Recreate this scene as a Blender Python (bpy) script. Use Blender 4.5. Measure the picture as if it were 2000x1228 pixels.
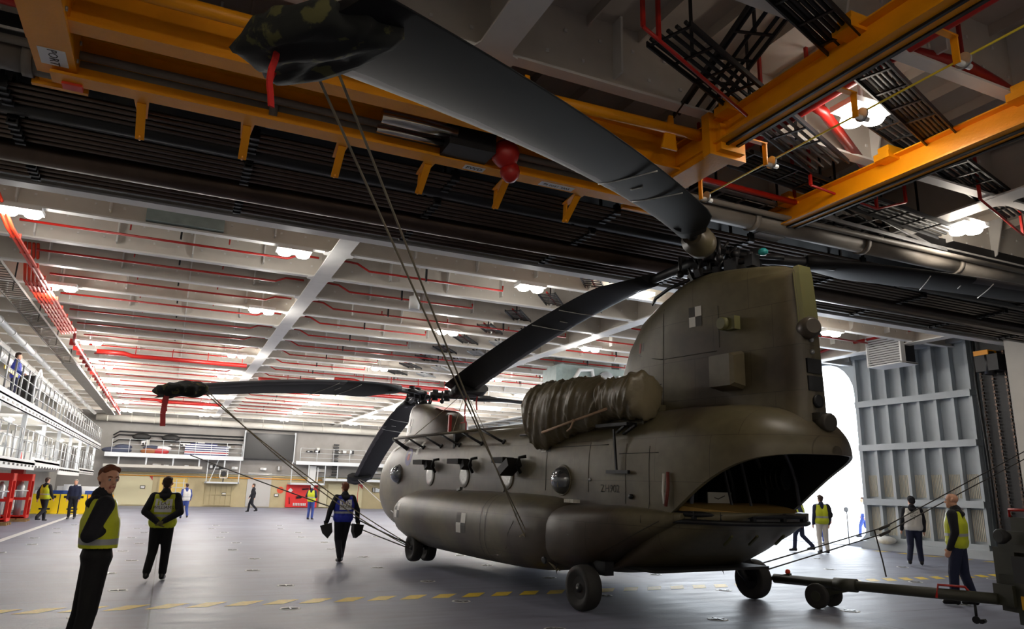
import bpy, bmesh, math, random
from math import sin, cos, pi, radians, sqrt, atan2, acos
from mathutils import Vector, Matrix, Euler, noise
from mathutils.bvhtree import BVHTree

scn = bpy.context.scene
for o in list(bpy.data.objects):
    bpy.data.objects.remove(o)
col = scn.collection

# ------------------------------------------------------------------ camera
CAM_H, F_PX = 1.69, 1420.0
YAW, PITCH, ROLL = 0.428, 0.2383, 0.0238
fw = Vector((sin(YAW)*cos(PITCH), cos(YAW)*cos(PITCH), sin(PITCH)))
rt = Vector((cos(YAW), -sin(YAW), 0)); up = rt.cross(fw)
rt, up = rt*cos(ROLL)+up*sin(ROLL), -rt*sin(ROLL)+up*cos(ROLL)
cd = bpy.data.cameras.new('camera')
cam = bpy.data.objects.new('camera', cd); col.objects.link(cam)
M = Matrix((rt, up, -fw)).transposed().to_4x4(); M.translation = Vector((0, 0, CAM_H))
cam.matrix_world = M
cd.sensor_width = 36; cd.lens = 36*F_PX/2000; cd.clip_start = .1; cd.clip_end = 500
scn.camera = cam

# ------------------------------------------------------------------ view, world and daylight
scn.view_settings.view_transform = 'Standard'; scn.view_settings.look = 'None'
scn.view_settings.gamma = 1; scn.view_settings.use_curve_mapping = False
scn.view_settings.exposure = 0.0
w = bpy.data.worlds.new('sky'); scn.world = w; w.use_nodes = True
bg = w.node_tree.nodes['Background']; bg.inputs[0].default_value = (.86, .93, 1, 1); bg.inputs[1].default_value = 8.0
# portal at the side opening: only guides sampling of the daylight
pd = bpy.data.lights.new('daylight_portal', 'AREA'); pd.shape = 'RECTANGLE'; pd.size = 7; pd.size_y = 12
pd.cycles.is_portal = True
po = bpy.data.objects.new('daylight_portal', pd); col.objects.link(po)
po.location = (24.6, 26.2, 3.4); po.rotation_euler = (0, radians(90), 0)

LAMP_W = 85.0     # strength of each ceiling lamp
# ------------------------------------------------------------------ mesh helpers
class MB:
    def __init__(s): s.v = []; s.f = []; s.m = []; s.sm = []
    def add(s, vs, fs, m=0, sm=False):
        b = len(s.v); s.v += [tuple(v) for v in vs]
        for f in fs: s.f.append([i+b for i in f]); s.m.append(m); s.sm.append(sm)
    def box(s, c, d, m=0, R=None):
        x, y, z = d[0]/2, d[1]/2, d[2]/2
        vs = [Vector((a*x, b*y, e*z)) for a in (-1, 1) for b in (-1, 1) for e in (-1, 1)]
        if R is not None: vs = [R @ v for v in vs]
        c = Vector(c); vs = [v+c for v in vs]
        s.add(vs, [(0, 1, 3, 2), (4, 6, 7, 5), (0, 4, 5, 1), (2, 3, 7, 6), (0, 2, 6, 4), (1, 5, 7, 3)], m)
    def bb(s, a, b, m=0):
        s.box([(a[i]+b[i])/2 for i in range(3)], [abs(b[i]-a[i]) for i in range(3)], m)
    def bar(s, p, q, w, h, m=0, upv=(0, 0, 1)):
        p, q = Vector(p), Vector(q); d = (q-p); L = d.length
        if L < 1e-6: return
        d /= L; u = Vector(upv)
        if abs(d.dot(u)) > .98: u = Vector((1, 0, 0))
        sx = d.cross(u).normalized(); sz = sx.cross(d)
        R = Matrix((d, sx, sz)).transposed()
        s.box((p+q)/2, (L, w, h), m, R)
    def rings(s, rs, closed=True, caps=True, m=0, sm=True, wrap=False):
        n = len(rs[0]); vs = [v for r in rs for v in r]; fs = []
        k = len(rs)
        for i in range(k if wrap else k-1):
            j2 = (i+1) % k
            for j in range(n if closed else n-1):
                a = i*n+j; b = i*n+(j+1) % n; c = j2*n+(j+1) % n; d = j2*n+j
                fs.append((a, b, c, d))
        s.add(vs, fs, m, sm)
        if caps and not wrap:
            b = len(s.v)-len(vs)
            s.f.append([b+i for i in reversed(range(n))]); s.m.append(m); s.sm.append(False)
            s.f.append([b+(k-1)*n+i for i in range(n)]); s.m.append(m); s.sm.append(False)
    def tube(s, pts, r, n=8, m=0, caps=True):
        pts = [Vector(p) for p in pts]; rs = []
        rr = r if isinstance(r, (list, tuple)) else [r]*len(pts)
        pu = None
        for i, p in enumerate(pts):
            d = (pts[min(i+1, len(pts)-1)]-pts[max(i-1, 0)])
            d = d.normalized() if d.length > 1e-9 else Vector((0, 0, 1))
            if pu is None:
                u = Vector((0, 0, 1)) if abs(d.z) < .9 else Vector((1, 0, 0))
            else: u = pu
            sx = d.cross(u).normalized(); uu = sx.cross(d).normalized(); pu = uu
            rs.append([p+(sx*cos(2*pi*k/n)+uu*sin(2*pi*k/n))*rr[i] for k in range(n)])
        s.rings(rs, True, caps, m, True)
    def lathe(s, c, ax, prof, n=24, m=0):
        c = Vector(c); ax = Vector(ax).normalized()
        u = Vector((0, 0, 1)) if abs(ax.z) < .9 else Vector((1, 0, 0))
        sx = ax.cross(u).normalized(); uu = sx.cross(ax)
        rs = [[c+ax*h+(sx*cos(2*pi*k/n)+uu*sin(2*pi*k/n))*r for k in range(n)] for h, r in prof]
        s.rings(rs, True, True, m, True)
    def ell(s, c, r, m=0, n=12, R=None):
        c = Vector(c); r = (r, r, r) if not hasattr(r, '__len__') else r; rs = []
        for i in range(n//2+1):
            t = -pi/2+pi*i/(n//2); t = max(min(t, pi/2-.02), -pi/2+.02)
            ring = []
            for k in range(n):
                v = Vector((cos(t)*cos(2*pi*k/n)*r[0], cos(t)*sin(2*pi*k/n)*r[1], sin(t)*r[2]))
                if R is not None: v = R @ v
                ring.append(c+v)
            rs.append(ring)
        s.rings(rs, True, True, m, True)
    def prism(s, pts, ax, a, b, m=0):
        """pts: 2-D outline in the two axes other than ax, extruded from a to b"""
        o = [i for i in range(3) if i != ax]
        def mk(p, h):
            v = [0, 0, 0]; v[o[0]] = p[0]; v[o[1]] = p[1]; v[ax] = h; return v
        n = len(pts); vs = [mk(p, a) for p in pts]+[mk(p, b) for p in pts]
        fs = [(i, (i+1) % n, n+(i+1) % n, n+i) for i in range(n)]+[tuple(reversed(range(n))), tuple(range(n, 2*n))]
        s.add(vs, fs, m)
    def build(s, name, mats, parent=None, fix=True, loc=None, label=None):
        me = bpy.data.meshes.new(name); me.from_pydata(s.v, [], s.f)
        if not isinstance(mats, (list, tuple)): mats = [mats]
        for m in mats: me.materials.append(m)
        for p, m, sm in zip(me.polygons, s.m, s.sm): p.material_index = m; p.use_smooth = sm
        if fix:
            b = bmesh.new(); b.from_mesh(me); bmesh.ops.recalc_face_normals(b, faces=b.faces); b.to_mesh(me); b.free()
        me.update()
        o = bpy.data.objects.new(name, me); col.objects.link(o)
        if parent: o.parent = parent
        if loc: o.location = loc
        if label: o['label'] = label
        return o

def tag(o, label, cat, group=None, kind=None):
    o['label'] = label; o['category'] = cat
    if group: o['group'] = group
    if kind: o['kind'] = kind
    return o
def struct(o, label=None):
    o['kind'] = 'structure'
    if label: o['label'] = label
    return o
def empty(name, loc, label, cat, group=None, rz=0, rot=None):
    o = bpy.data.objects.new(name, None); col.objects.link(o)
    o.location = loc; o.rotation_euler = rot if rot else (0, 0, rz); o.empty_display_size = .2
    return tag(o, label, cat, group)
def copy_tree(o, parent=None):
    c = o.copy(); col.objects.link(c)
    if parent: c.parent = parent
    for ch in list(o.children): copy_tree(ch, c)
    return c

# ------------------------------------------------------------------ materials
def srgb(r, g, b):
    f = lambda c: ((c/255+.055)/1.055)**2.4 if c > 10 else c/255/12.92
    return (f(r), f(g), f(b), 1)
def mat(name, c, rough=.5, metal=0, noise_amt=0, nscale=4, bump=0, bscale=40, c2=None, coat=0, spec=None):
    m = bpy.data.materials.new(name); m.use_nodes = True; t = m.node_tree; b = t.nodes['Principled BSDF']
    c = srgb(*c); b.inputs['Base Color'].default_value = c
    b.inputs['Roughness'].default_value = rough; b.inputs['Metallic'].default_value = metal
    if coat: b.inputs['Coat Weight'].default_value = coat
    if spec is not None: b.inputs['Specular IOR Level'].default_value = spec
    tc = t.nodes.new('ShaderNodeTexCoord')
    if noise_amt or c2:
        n = t.nodes.new('ShaderNodeTexNoise'); n.inputs['Scale'].default_value = nscale; n.inputs['Detail'].default_value = 5
        t.links.new(tc.outputs['Object'], n.inputs['Vector'])
        r = t.nodes.new('ShaderNodeValToRGB'); e = r.color_ramp.elements
        if c2: e[0].position = .44; e[1].position = .56; e[0].color = c; e[1].color = srgb(*c2)
        else:
            e[0].position = .3; e[1].position = .7
            e[0].color = tuple(x*(1-noise_amt) for x in c[:3])+(1,); e[1].color = tuple(min(1, x*(1+noise_amt)) for x in c[:3])+(1,)
        t.links.new(n.outputs[0], r.inputs[0]); t.links.new(r.outputs[0], b.inputs['Base Color'])
    if bump:
        n = t.nodes.new('ShaderNodeTexNoise'); n.inputs['Scale'].default_value = bscale; n.inputs['Detail'].default_value = 4
        t.links.new(tc.outputs['Object'], n.inputs['Vector'])
        bp = t.nodes.new('ShaderNodeBump'); bp.inputs['Strength'].default_value = bump; bp.inputs['Distance'].default_value = .02
        t.links.new(n.outputs[0], bp.inputs['Height']); t.links.new(bp.outputs[0], b.inputs['Normal'])
    return m
def emis(name, c, s):
    m = bpy.data.materials.new(name); m.use_nodes = True; b = m.node_tree.nodes['Principled BSDF']
    b.inputs['Base Color'].default_value = srgb(*c); b.inputs['Emission Color'].default_value = srgb(*c); b.inputs['Emission Strength'].default_value = s
    return m

M_ = {}
M_['ceil'] = mat('ceiling_paint', (196, 186, 174), .6, noise_amt=.05, nscale=2)
M_['beam'] = mat('beam_paint', (208, 201, 191), .55, noise_amt=.05, nscale=3)
M_['flange'] = mat('flange_paint', (226, 224, 220), .45, noise_amt=.04, nscale=3)
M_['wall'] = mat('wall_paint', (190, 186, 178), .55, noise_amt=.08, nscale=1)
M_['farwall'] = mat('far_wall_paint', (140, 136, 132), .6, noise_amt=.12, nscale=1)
M_['tanwall'] = mat('tan_wall_paint', (186, 172, 134), .6, noise_amt=.06, nscale=1.5)
M_['red'] = mat('red_paint', (170, 28, 20), .4, noise_amt=.08)
M_['orange_red'] = mat('orange_red_paint', (226, 62, 30), .45, noise_amt=.08)
M_['yellow'] = mat('crane_yellow', (244, 160, 8), .42, noise_amt=.08, nscale=2, bump=.15, bscale=30)
M_['black'] = mat('black_rubber', (22, 21, 21), .6)
M_['blackpipe'] = mat('dark_pipe', (84, 70, 62), .3, metal=.8, noise_amt=.15, nscale=3)
M_['greypipe'] = mat('grey_lagged_pipe', (120, 114, 106), .55, noise_amt=.1)
M_['steel'] = mat('galvanised_steel', (176, 178, 180), .35, metal=.6, noise_amt=.1, nscale=8)
M_['white'] = mat('white_paint', (236, 236, 234), .45)
M_['whiterail'] = mat('rail_paint', (200, 204, 208), .4, metal=.1)
M_['dark'] = mat('dark_metal', (32, 32, 34), .45, metal=.3, noise_amt=.2)
M_['door'] = mat('door_grey_paint', (168, 176, 182), .42, noise_amt=.06, nscale=1.2)
M_['lamp'] = emis('lamp_glow', (255, 250, 240), 30)
M_['yellowpaint'] = mat('yellow_floor_paint', (238, 204, 40), .5, noise_amt=.12, nscale=12)
M_['whitepaint'] = mat('white_floor_paint', (226, 226, 222), .5, noise_amt=.12, nscale=9)
M_['rope'] = mat('rope_fibre', (150, 140, 118), .9, bump=.4, bscale=150)
M_['darkrope'] = mat('dark_rope_fibre', (62, 58, 54), .9, bump=.4, bscale=150)
M_['blue'] = mat('blue_paint', (40, 74, 150), .5)
M_['green'] = mat('machine_green', (150, 166, 164), .45, noise_amt=.15, nscale=5)
M_['screen'] = mat('screen_black', (16, 16, 17), .35)
M_['wood'] = mat('pallet_wood', (176, 140, 92), .8, noise_amt=.2, nscale=9)
M_['plasticyellow'] = mat('barrier_yellow', (244, 210, 20), .45)
M_['alu'] = mat('aluminium', (190, 192, 194), .35, metal=.7)

def floor_material():
    m = bpy.data.materials.new('deck_paint'); m.use_nodes = True; t = m.node_tree; b = t.nodes['Principled BSDF']
    tc = t.nodes.new('ShaderNodeTexCoord')
    n1 = t.nodes.new('ShaderNodeTexNoise'); n1.inputs['Scale'].default_value = .35; n1.inputs['Detail'].default_value = 8; n1.inputs['Roughness'].default_value = .6
    n2 = t.nodes.new('ShaderNodeTexNoise'); n2.inputs['Scale'].default_value = 2.2; n2.inputs['Detail'].default_value = 9
    mp = t.nodes.new('ShaderNodeMapping'); mp.inputs['Scale'].default_value = (.35, 2.0, 1)
    t.links.new(tc.outputs['Object'], n1.inputs['Vector']); t.links.new(tc.outputs['Object'], mp.inputs['Vector']); t.links.new(mp.outputs[0], n2.inputs['Vector'])
    r = t.nodes.new('ShaderNodeValToRGB'); e = r.color_ramp.elements
    e[0].position = .32; e[0].color = srgb(94, 95, 108); e[1].position = .7; e[1].color = srgb(146, 150, 170)
    mx = t.nodes.new('ShaderNodeMath'); mx.operation = 'ADD'; mx.inputs[1].default_value = 0
    av = t.nodes.new('ShaderNodeMix'); av.data_type = 'FLOAT'; av.inputs[0].default_value = .5
    t.links.new(n1.outputs[0], av.inputs[2]); t.links.new(n2.outputs[0], av.inputs[3]); t.links.new(av.outputs[0], r.inputs[0])
    br = t.nodes.new('ShaderNodeTexBrick'); br.offset = 0; br.inputs['Scale'].default_value = 1
    br.inputs['Brick Width'].default_value = 9.3; br.inputs['Row Height'].default_value = 4.24; br.inputs['Mortar Size'].default_value = .012
    br.inputs['Color1'].default_value = br.inputs['Color2'].default_value = (1, 1, 1, 1); br.inputs['Mortar'].default_value = (.25, .25, .27, 1)
    t.links.new(tc.outputs['Object'], br.inputs['Vector'])
    mm = t.nodes.new('ShaderNodeMix'); mm.data_type = 'RGBA'; mm.blend_type = 'MULTIPLY'; mm.inputs[0].default_value = 1
    t.links.new(r.outputs[0], mm.inputs[6]); t.links.new(br.outputs[0], mm.inputs[7]); t.links.new(mm.outputs[2], b.inputs['Base Color'])
    rr = t.nodes.new('ShaderNodeMapRange'); rr.inputs['To Min'].default_value = .36; rr.inputs['To Max'].default_value = .62
    t.links.new(n2.outputs[0], rr.inputs[0]); t.links.new(rr.outputs[0], b.inputs['Roughness'])
    bp = t.nodes.new('ShaderNodeBump'); bp.inputs['Strength'].default_value = .12; bp.inputs['Distance'].default_value = .02
    n3 = t.nodes.new('ShaderNodeTexNoise'); n3.inputs['Scale'].default_value = 18; n3.inputs['Detail'].default_value = 3
    t.links.new(tc.outputs['Object'], n3.inputs['Vector']); t.links.new(n3.outputs[0], bp.inputs['Height']); t.links.new(bp.outputs[0], b.inputs['Normal'])
    return m
M_['floor'] = floor_material()

def heli_material():
    m = bpy.data.materials.new('olive_airframe_paint'); m.use_nodes = True; t = m.node_tree; b = t.nodes['Principled BSDF']
    tc = t.nodes.new('ShaderNodeTexCoord')
    n = t.nodes.new('ShaderNodeTexNoise'); n.inputs['Scale'].default_value = .55; n.inputs['Detail'].default_value = 1.5; t.links.new(tc.outputs['Object'], n.inputs['Vector'])
    r = t.nodes.new('ShaderNodeValToRGB'); e = r.color_ramp.elements
    e[0].position = .44; e[0].color = srgb(100, 92, 68); e[1].position = .56; e[1].color = srgb(70, 60, 49)
    t.links.new(n.outputs[0], r.inputs[0])
    sp = t.nodes.new('ShaderNodeSeparateXYZ'); cb = t.nodes.new('ShaderNodeCombineXYZ')
    t.links.new(tc.outputs['Object'], sp.inputs[0]); t.links.new(sp.outputs[0], cb.inputs[0]); t.links.new(sp.outputs[2], cb.inputs[1])
    br = t.nodes.new('ShaderNodeTexBrick'); br.offset = .37; br.inputs['Scale'].default_value = 1
    br.inputs['Brick Width'].default_value = 1.02; br.inputs['Row Height'].default_value = .63; br.inputs['Mortar Size'].default_value = .0045
    br.inputs['Color1'].default_value = (1, 1, 1, 1); br.inputs['Color2'].default_value = (.94, .94, .93, 1); br.inputs['Mortar'].default_value = (.55, .53, .5, 1)
    t.links.new(cb.outputs[0], br.inputs['Vector'])
    n2 = t.nodes.new('ShaderNodeTexNoise'); n2.inputs['Scale'].default_value = 6; n2.inputs['Detail'].default_value = 6; t.links.new(tc.outputs['Object'], n2.inputs['Vector'])
    r2 = t.nodes.new('ShaderNodeValToRGB'); e = r2.color_ramp.elements; e[0].position = .3; e[0].color = (.82, .82, .8, 1); e[1].position = .7; e[1].color = (1.08, 1.07, 1.05, 1)
    t.links.new(n2.outputs[0], r2.inputs[0])
    a = t.nodes.new('ShaderNodeMix'); a.data_type = 'RGBA'; a.blend_type = 'MULTIPLY'; a.inputs[0].default_value = 1
    c = t.nodes.new('ShaderNodeMix'); c.data_type = 'RGBA'; c.blend_type = 'MULTIPLY'; c.inputs[0].default_value = 1
    t.links.new(r.outputs[0], a.inputs[6]); t.links.new(br.outputs[0], a.inputs[7]); t.links.new(a.outputs[2], c.inputs[6]); t.links.new(r2.outputs[0], c.inputs[7])
    t.links.new(c.outputs[2], b.inputs['Base Color']); b.inputs['Roughness'].default_value = .42
    bp = t.nodes.new('ShaderNodeBump'); bp.inputs['Strength'].default_value = .25; bp.inputs['Distance'].default_value = .006
    t.links.new(br.outputs[1], bp.inputs['Height']); bp.invert = True; t.links.new(bp.outputs[0], b.inputs['Normal'])
    return m
M_['heli'] = heli_material()
M_['heli2'] = mat('olive_edge_paint', (98, 96, 58), .5)
M_['blade'] = mat('rotor_blade_skin', (17, 16, 17), .6, spec=.22, noise_amt=.15, nscale=2)
M_['bladecap'] = mat('blade_erosion_cap', (66, 62, 64), .6, metal=0, noise_amt=.1, nscale=3)
M_['tarp'] = mat('olive_tarpaulin', (110, 100, 76), .38, noise_amt=.15, nscale=3, bump=.35, bscale=14)
M_['camo'] = mat('camouflage_cloth', (20, 22, 18), .85, c2=(74, 72, 34), nscale=7)
M_['camo'].node_tree.nodes['Color Ramp'].color_ramp.elements[0].position = .58
M_['camo'].node_tree.nodes['Color Ramp'].color_ramp.elements[1].position = .62
M_['glass'] = mat('window_glazing', (128, 132, 138), .06, metal=.7, coat=.6)
M_['foil'] = mat('silver_foil', (206, 206, 204), .35, metal=.3, bump=.5, bscale=18)
M_['tyre'] = mat('tyre_rubber', (40, 38, 36), .72, noise_amt=.1, nscale=20)
M_['interior'] = mat('cabin_shade', (30, 30, 32), .7)  # shade inside the cabin is put into this dark colour
M_['rampfloor'] = mat('ramp_tan', (150, 118, 56), .7, noise_amt=.15, nscale=8)
M_['vehicle'] = mat('vehicle_olive', (52, 52, 40), .5, noise_amt=.1)
M_['decalw'] = mat('decal_white', (224, 222, 214), .5)
M_['decald'] = mat('decal_dark', (52, 48, 40), .5)
# ================================================================== the hangar
XL, XR, YB, YF = -7.2, 23.5, -7.0, 62.0
ZF, ZC = 6.7, 7.62                      # underside of beams, ceiling plate
BY0, BS = 15.53, 2.12                   # beam raster
m = MB(); m.bb((XL-.2, YB-.2, -.3), (XR+.3, YF+.3, 0)); fl = struct(m.build('floor', M_['floor']))
m = MB(); m.bb((XR+.3, 15, -.3), (XR+22, 44, -.02)); struct(m.build('floor_outside', mat('lift_platform', (170, 172, 176), .6, noise_amt=.05)), 'pale lift platform outside the opening')
m = MB(); m.bb((XL-.2, YB-.2, ZC), (XR+.3, YF+.3, ZC+.2)); struct(m.build('ceiling', M_['ceil']))
m = MB(); m.bb((XL-.3, YB-.2, 0), (XL, YF+.2, ZC)); struct(m.build('wall_left', M_['wall']))
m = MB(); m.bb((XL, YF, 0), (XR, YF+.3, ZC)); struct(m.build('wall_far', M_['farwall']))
m = MB(); m.bb((XL, YB-.3, 0), (XR, YB, ZC)); struct(m.build('wall_near', M_['wall']))
# right wall with a rounded opening onto the lift
OY0, OY1, OZ = 19.75, 34.0, 6.9
def round_rect(y0, y1, z0, z1, r, n=6):
    pts = []
    for cy, cz, a0 in ((y1-r, z1-r, 0), (y0+r, z1-r, 90), (y0+r, z0+r*.45, 180), (y1-r, z0+r*.45, 270)):
        for k in range(n+1):
            a = radians(a0+90*k/n); rz = r if a0 < 180 else r*.45
            pts.append((cy+r*cos(a), cz+rz*sin(a)))
    return pts
op = round_rect(OY0, OY1, .02, OZ, 1.3)
b = bmesh.new()
outer = [(YB, 0), (YF, 0), (YF, ZC), (YB, ZC)]
vo = [b.verts.new((XR+.0, y, z)) for y, z in outer]; vi = [b.verts.new((XR, y, z)) for y, z in op]
eds = [b.edges.new((vo[i], vo[(i+1) % 4])) for i in range(4)]+[b.edges.new((vi[i], vi[(i+1) % len(vi)])) for i in range(len(vi))]
r = bmesh.ops.triangle_fill(b, use_beauty=True, edges=eds)
fs = [g for g in r['geom'] if isinstance(g, bmesh.types.BMFace)]
r = bmesh.ops.extrude_face_region(b, geom=fs)
bmesh.ops.translate(b, verts=[g for g in r['geom'] if isinstance(g, bmesh.types.BMVert)], vec=(.35, 0, 0))
bmesh.ops.recalc_face_normals(b, faces=b.faces)
me = bpy.data.meshes.new('wall_right'); b.to_mesh(me); b.free(); me.materials.append(M_['door'])
wr = bpy.data.objects.new('wall_right', me); col.objects.link(wr); struct(wr)

# transverse deck beams with bottom flange, brackets and stiffeners
GX = [-6.4, 2.85, 12.2, 21.5]
ORD = ['first', 'second', 'third', 'fourth', 'fifth', 'sixth', 'seventh', 'eighth', 'ninth', 'tenth', 'eleventh', 'twelfth', 'thirteenth', 'fourteenth', 'fifteenth', 'sixteenth', 'seventeenth', 'eighteenth', 'nineteenth', 'twentieth', 'twenty-first', 'twenty-second', 'twenty-third', 'twenty-fourth']
ti = 0
for k in range(-10, 22):
    y = BY0+BS*k
    if y > YF-.3 or y < YB+.2: continue
    ti += 1
    m = MB()
    m.bb((XL, y-.012, ZF), (XR, y+.012, ZC), 0)
    m.bb((XL, y-.09, ZF-.02), (XR, y+.09, ZF+.015), 1)
    x = XL+.9; j = 0
    while x < XR-.3:                     # knee brackets on the face towards the camera
        if min(abs(x-g) for g in GX) > .5:
            if j % 2 == 0: m.prism([(y-.012, ZF+.03), (y-.12, ZF+.1), (y-.34, ZC-.02), (y-.012, ZC-.02)], 0, x, x+.03, 1)
            else: m.bb((x, y-.2, ZF+.12), (x+.03, y-.012, ZC), 1)
        x += 1.55; j += 1
    # raised weld studs on the web
    for q in range(int((XR-XL)/.5)):
        for zz in (ZF+.25, ZF+.6):
            xx = XL+.3+q*.5+(.25 if zz > ZF+.4 else 0)
            m.bb((xx-.02, y-.03, zz-.02), (xx+.02, y-.012, zz+.02), 1)
    struct(m.build('trim_%d' % ti, [M_['beam'], M_['flange']], fix=False), 'deep white transverse ceiling beam with flat flange')
for gx in GX:
    ti += 1; m = MB()
    m.bb((gx-.015, YB, ZF-.02), (gx+.015, YF, ZC)); m.bb((gx-.2, YB, ZF-.05), (gx+.2, YF, ZF-.015), 1)
    for k in range(-10, 22):             # rounded gusset plates at each crossing
        y = BY0+BS*k
        if YB+.4 < y < YF-.5:
            m.prism([(gx-.32, y-.09), (gx-.24, y-.12), (gx-.2, y-.22), (gx+.2, y-.22), (gx+.24, y-.12), (gx+.32, y-.09), (gx+.32, y+.09), (gx+.24, y+.12), (gx+.2, y+.22), (gx-.2, y+.22), (gx-.24, y+.12), (gx-.32, y+.09)], 2, ZF-.045, ZF-.022, 1)
    struct(m.build('trim_%d' % ti, [M_['beam'], M_['flange']]), 'wide white longitudinal ceiling girder')
# longitudinal plate stiffeners on the ceiling plate
ti += 1; m = MB()
x = XL+.45
while x < XR:
    m.bb((x-.01, YB, ZC-.16), (x+.01, YF, ZC)); x += .78
struct(m.build('trim_%d' % ti, M_['ceil'], fix=False), 'small stiffeners running under the ceiling plate')

# painted floor markings: parts of the floor
m = MB()
x = -4.2
def dash(m, x, y, w=.30, l=.62, sl=.34, z=.003, mi=0):
    m.add([(x, y, z), (x+w, y, z), (x+w+sl, y+l, z), (x+sl, y+l, z)], [(0, 1, 2, 3)], mi)
while x < 22.5:
    if not (11.2 < x < 11.9): dash(m, x, 11.75-.01*x, w=.30, l=.42, sl=.3)
    x += .515
m.build('yellow_hazard_stripe', M_['yellowpaint'], fl, fix=False)
m = MB(); y = 8.5
while y < 19.8:
    m.add([(22.1, y, .003), (22.4, y-.1, .003), (22.4, y+.35, .003), (22.1, y+.45, .003)], [(0, 1, 2, 3)]); y += .95
m.build('yellow_door_stripe', M_['yellowpaint'], fl, fix=False)
m = MB(); m.bb((-4.17, 20, .0), (-3.97, 46, .004)); m.build('white_safety_line', M_['whitepaint'], fl)

# flush deck tie-down points
def tie_down():
    m = MB(); R = []
    for r_, z in ((.15, .001), (.147, .004), (.118, .004), (.115, .003)):
        R.append([(r_*cos(2*pi*k/20), r_*sin(2*pi*k/20), z) for k in range(20)])
    m.rings(R, True, False, 0); 
    o = m.build('tie_down_point', M_['whitepaint'])
    m = MB(); m.add([(.12*cos(2*pi*k/16), .12*sin(2*pi*k/16), .0035) for k in range(16)], [tuple(range(16))])
    for a in (0, pi/2): m.bar((-.11*cos(a), -.11*sin(a), .008), (.11*cos(a), .11*sin(a), .008), .022, .008, 1)
    m.build('cross_bar', [M_['dark'], M_['steel']], o)
    return o
td0 = tie_down(); first = True
for iy in range(0, 12):
    nn = 0
    for ix in range(-2, 9):
        x, y = -3.4+ix*2.6+(iy % 2)*.3, 6.2+iy*2.55
        if x > 22.5 or x < -5: continue
        if y < 6.5 and x < 3: continue
        if first: o = td0; first = False
        else: o = copy_tree(td0)
        o.location = (x, y, 0)
        tag(o, 'round white deck tie-down point, %s from the left in the %s row from the front' % (ORD[nn], ORD[iy]), 'tie-down', 'tie-down points in the deck'); nn += 1

# ---- sliding door panel, right side
dr = empty('door_1', (XR-.25, 14.9, 0), 'big grey ribbed steel sliding door panel beside the bright opening', 'door')
del dr['category']; struct(dr)
DW, DH = 4.4, 7.0
m = MB(); m.bb((.0, 0, .25), (.03, DW, DH))
m.build('door_plate', M_['door'], dr)
m = MB()
for z in (.32, 1.62, 3.52, 5.1, DH-.1):
    m.bb((-.30, 0, z-.09), (.0, DW, z+.09))
    m.bb((-.32, 0, z-.11), (-.29, DW, z+.11))
m.build('door_girder', M_['door'], dr, label='horizontal box girders of the door')
m = MB()
for k in range(8):
    y = .05+k*(DW-.1)/7
    m.bb((-.22, y-.02, .3), (0, y+.02, DH)); m.bb((-.235, y-.05, .3), (-.21, y+.05, DH))
m.build('door_rib', M_['door'], dr, label='vertical ribs of the door')
m = MB()
for k in range(7):
    y = .15+k*(DW-.1)/7
    for z0, z1 in ((.5, 1.45), (1.8, 2.55)):
        for q in range(8): m.bb((-.02, y+.06+q*.055, z0), (-.004, y+.085+q*.055, z1))
m.build('louvre_panel', mat('pale_insulation', (214, 206, 186), .6), dr, label='pale corrugated insulation panels low in the door')
m = MB(); m.bb((-.42, -.2, 0), (.05, DW+.15, .26)); m.build('door_sill', M_['door'], dr)

# ---- dark machinery column right of the door (door hoist) and pale pillar at frame edge
hz = empty('door_hoist_column', (22.9, 13.9, 0), 'dark column of chains and hoses beside the grey sliding door', 'hoist')
m = MB(); m.bb((-.1, -.6, 0), (.5, .55, 7)); m.build('column', M_['dark'], hz)
for dy in (.45, .1, -.3):
    m = MB()
    for k in range(60): m.box((-.16, dy, .3+k*.1), (.05, .06, .07) if k % 2 else (.06, .03, .07))
    m.build('chain', M_['blackpipe'], hz)
m = MB(); m.bb((-.55, -.35, 5.6), (-.1, .35, 6.1)); m.tube([(-.4, 0, 5.5), (-.4, 0, 6.2)], .16, 12); m.build('hoist_motor', M_['dark'], hz)
m = MB(); m.bb((-.57, -.1, 6.1), (-.15, .35, 6.25)); m.build('hoist_cap', M_['yellow'], hz, label='yellow motor cap')
for dy in (-.5, .52):
    m = MB(); m.tube([(-.2, dy, .1), (-.22, dy, 3), (-.35, dy, 5.4), (-.2, dy, 6.9)], .035, 8); m.build('hose', M_['black'], hz)
ti += 1; m = MB(); m.bb((22.0, 11.9, 0), (23.4, 13.1, ZC)); m.bb((21.93, 11.85, 0), (22.0, 12.1, ZC)); struct(m.build('trim_%d' % ti, M_['wall']), 'pale pillar at the right edge')
# fire hose / ducts along top of right wall
o = MB(); o.tube([(22.5, 12, 7.25), (22.5, 20.5, 7.2), (22.6, 36, 7.2)], .2, 14); tag(o.build('ventilation_duct', M_['wall']), 'round pale duct running above the sliding door', 'duct')
o = MB(); o.tube([(21.7, 12, 7.0), (21.7, 19, 6.95), (21.9, 34, 6.95)], .05, 8); tag(o.build('service_pipe', M_['whiterail']), 'thin white pipe running above the sliding door in front of the duct', 'pipe')
o = MB(); o.tube([(21.2, 12.5, 7.1), (21.2, 18.5, 7.0), (21.4, 20.5, 6.8), (21.5, 34, 6.8)], .055, 8); tag(o.build('fire_main', M_['red']), 'red fire main running above the sliding door', 'pipe')
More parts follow.
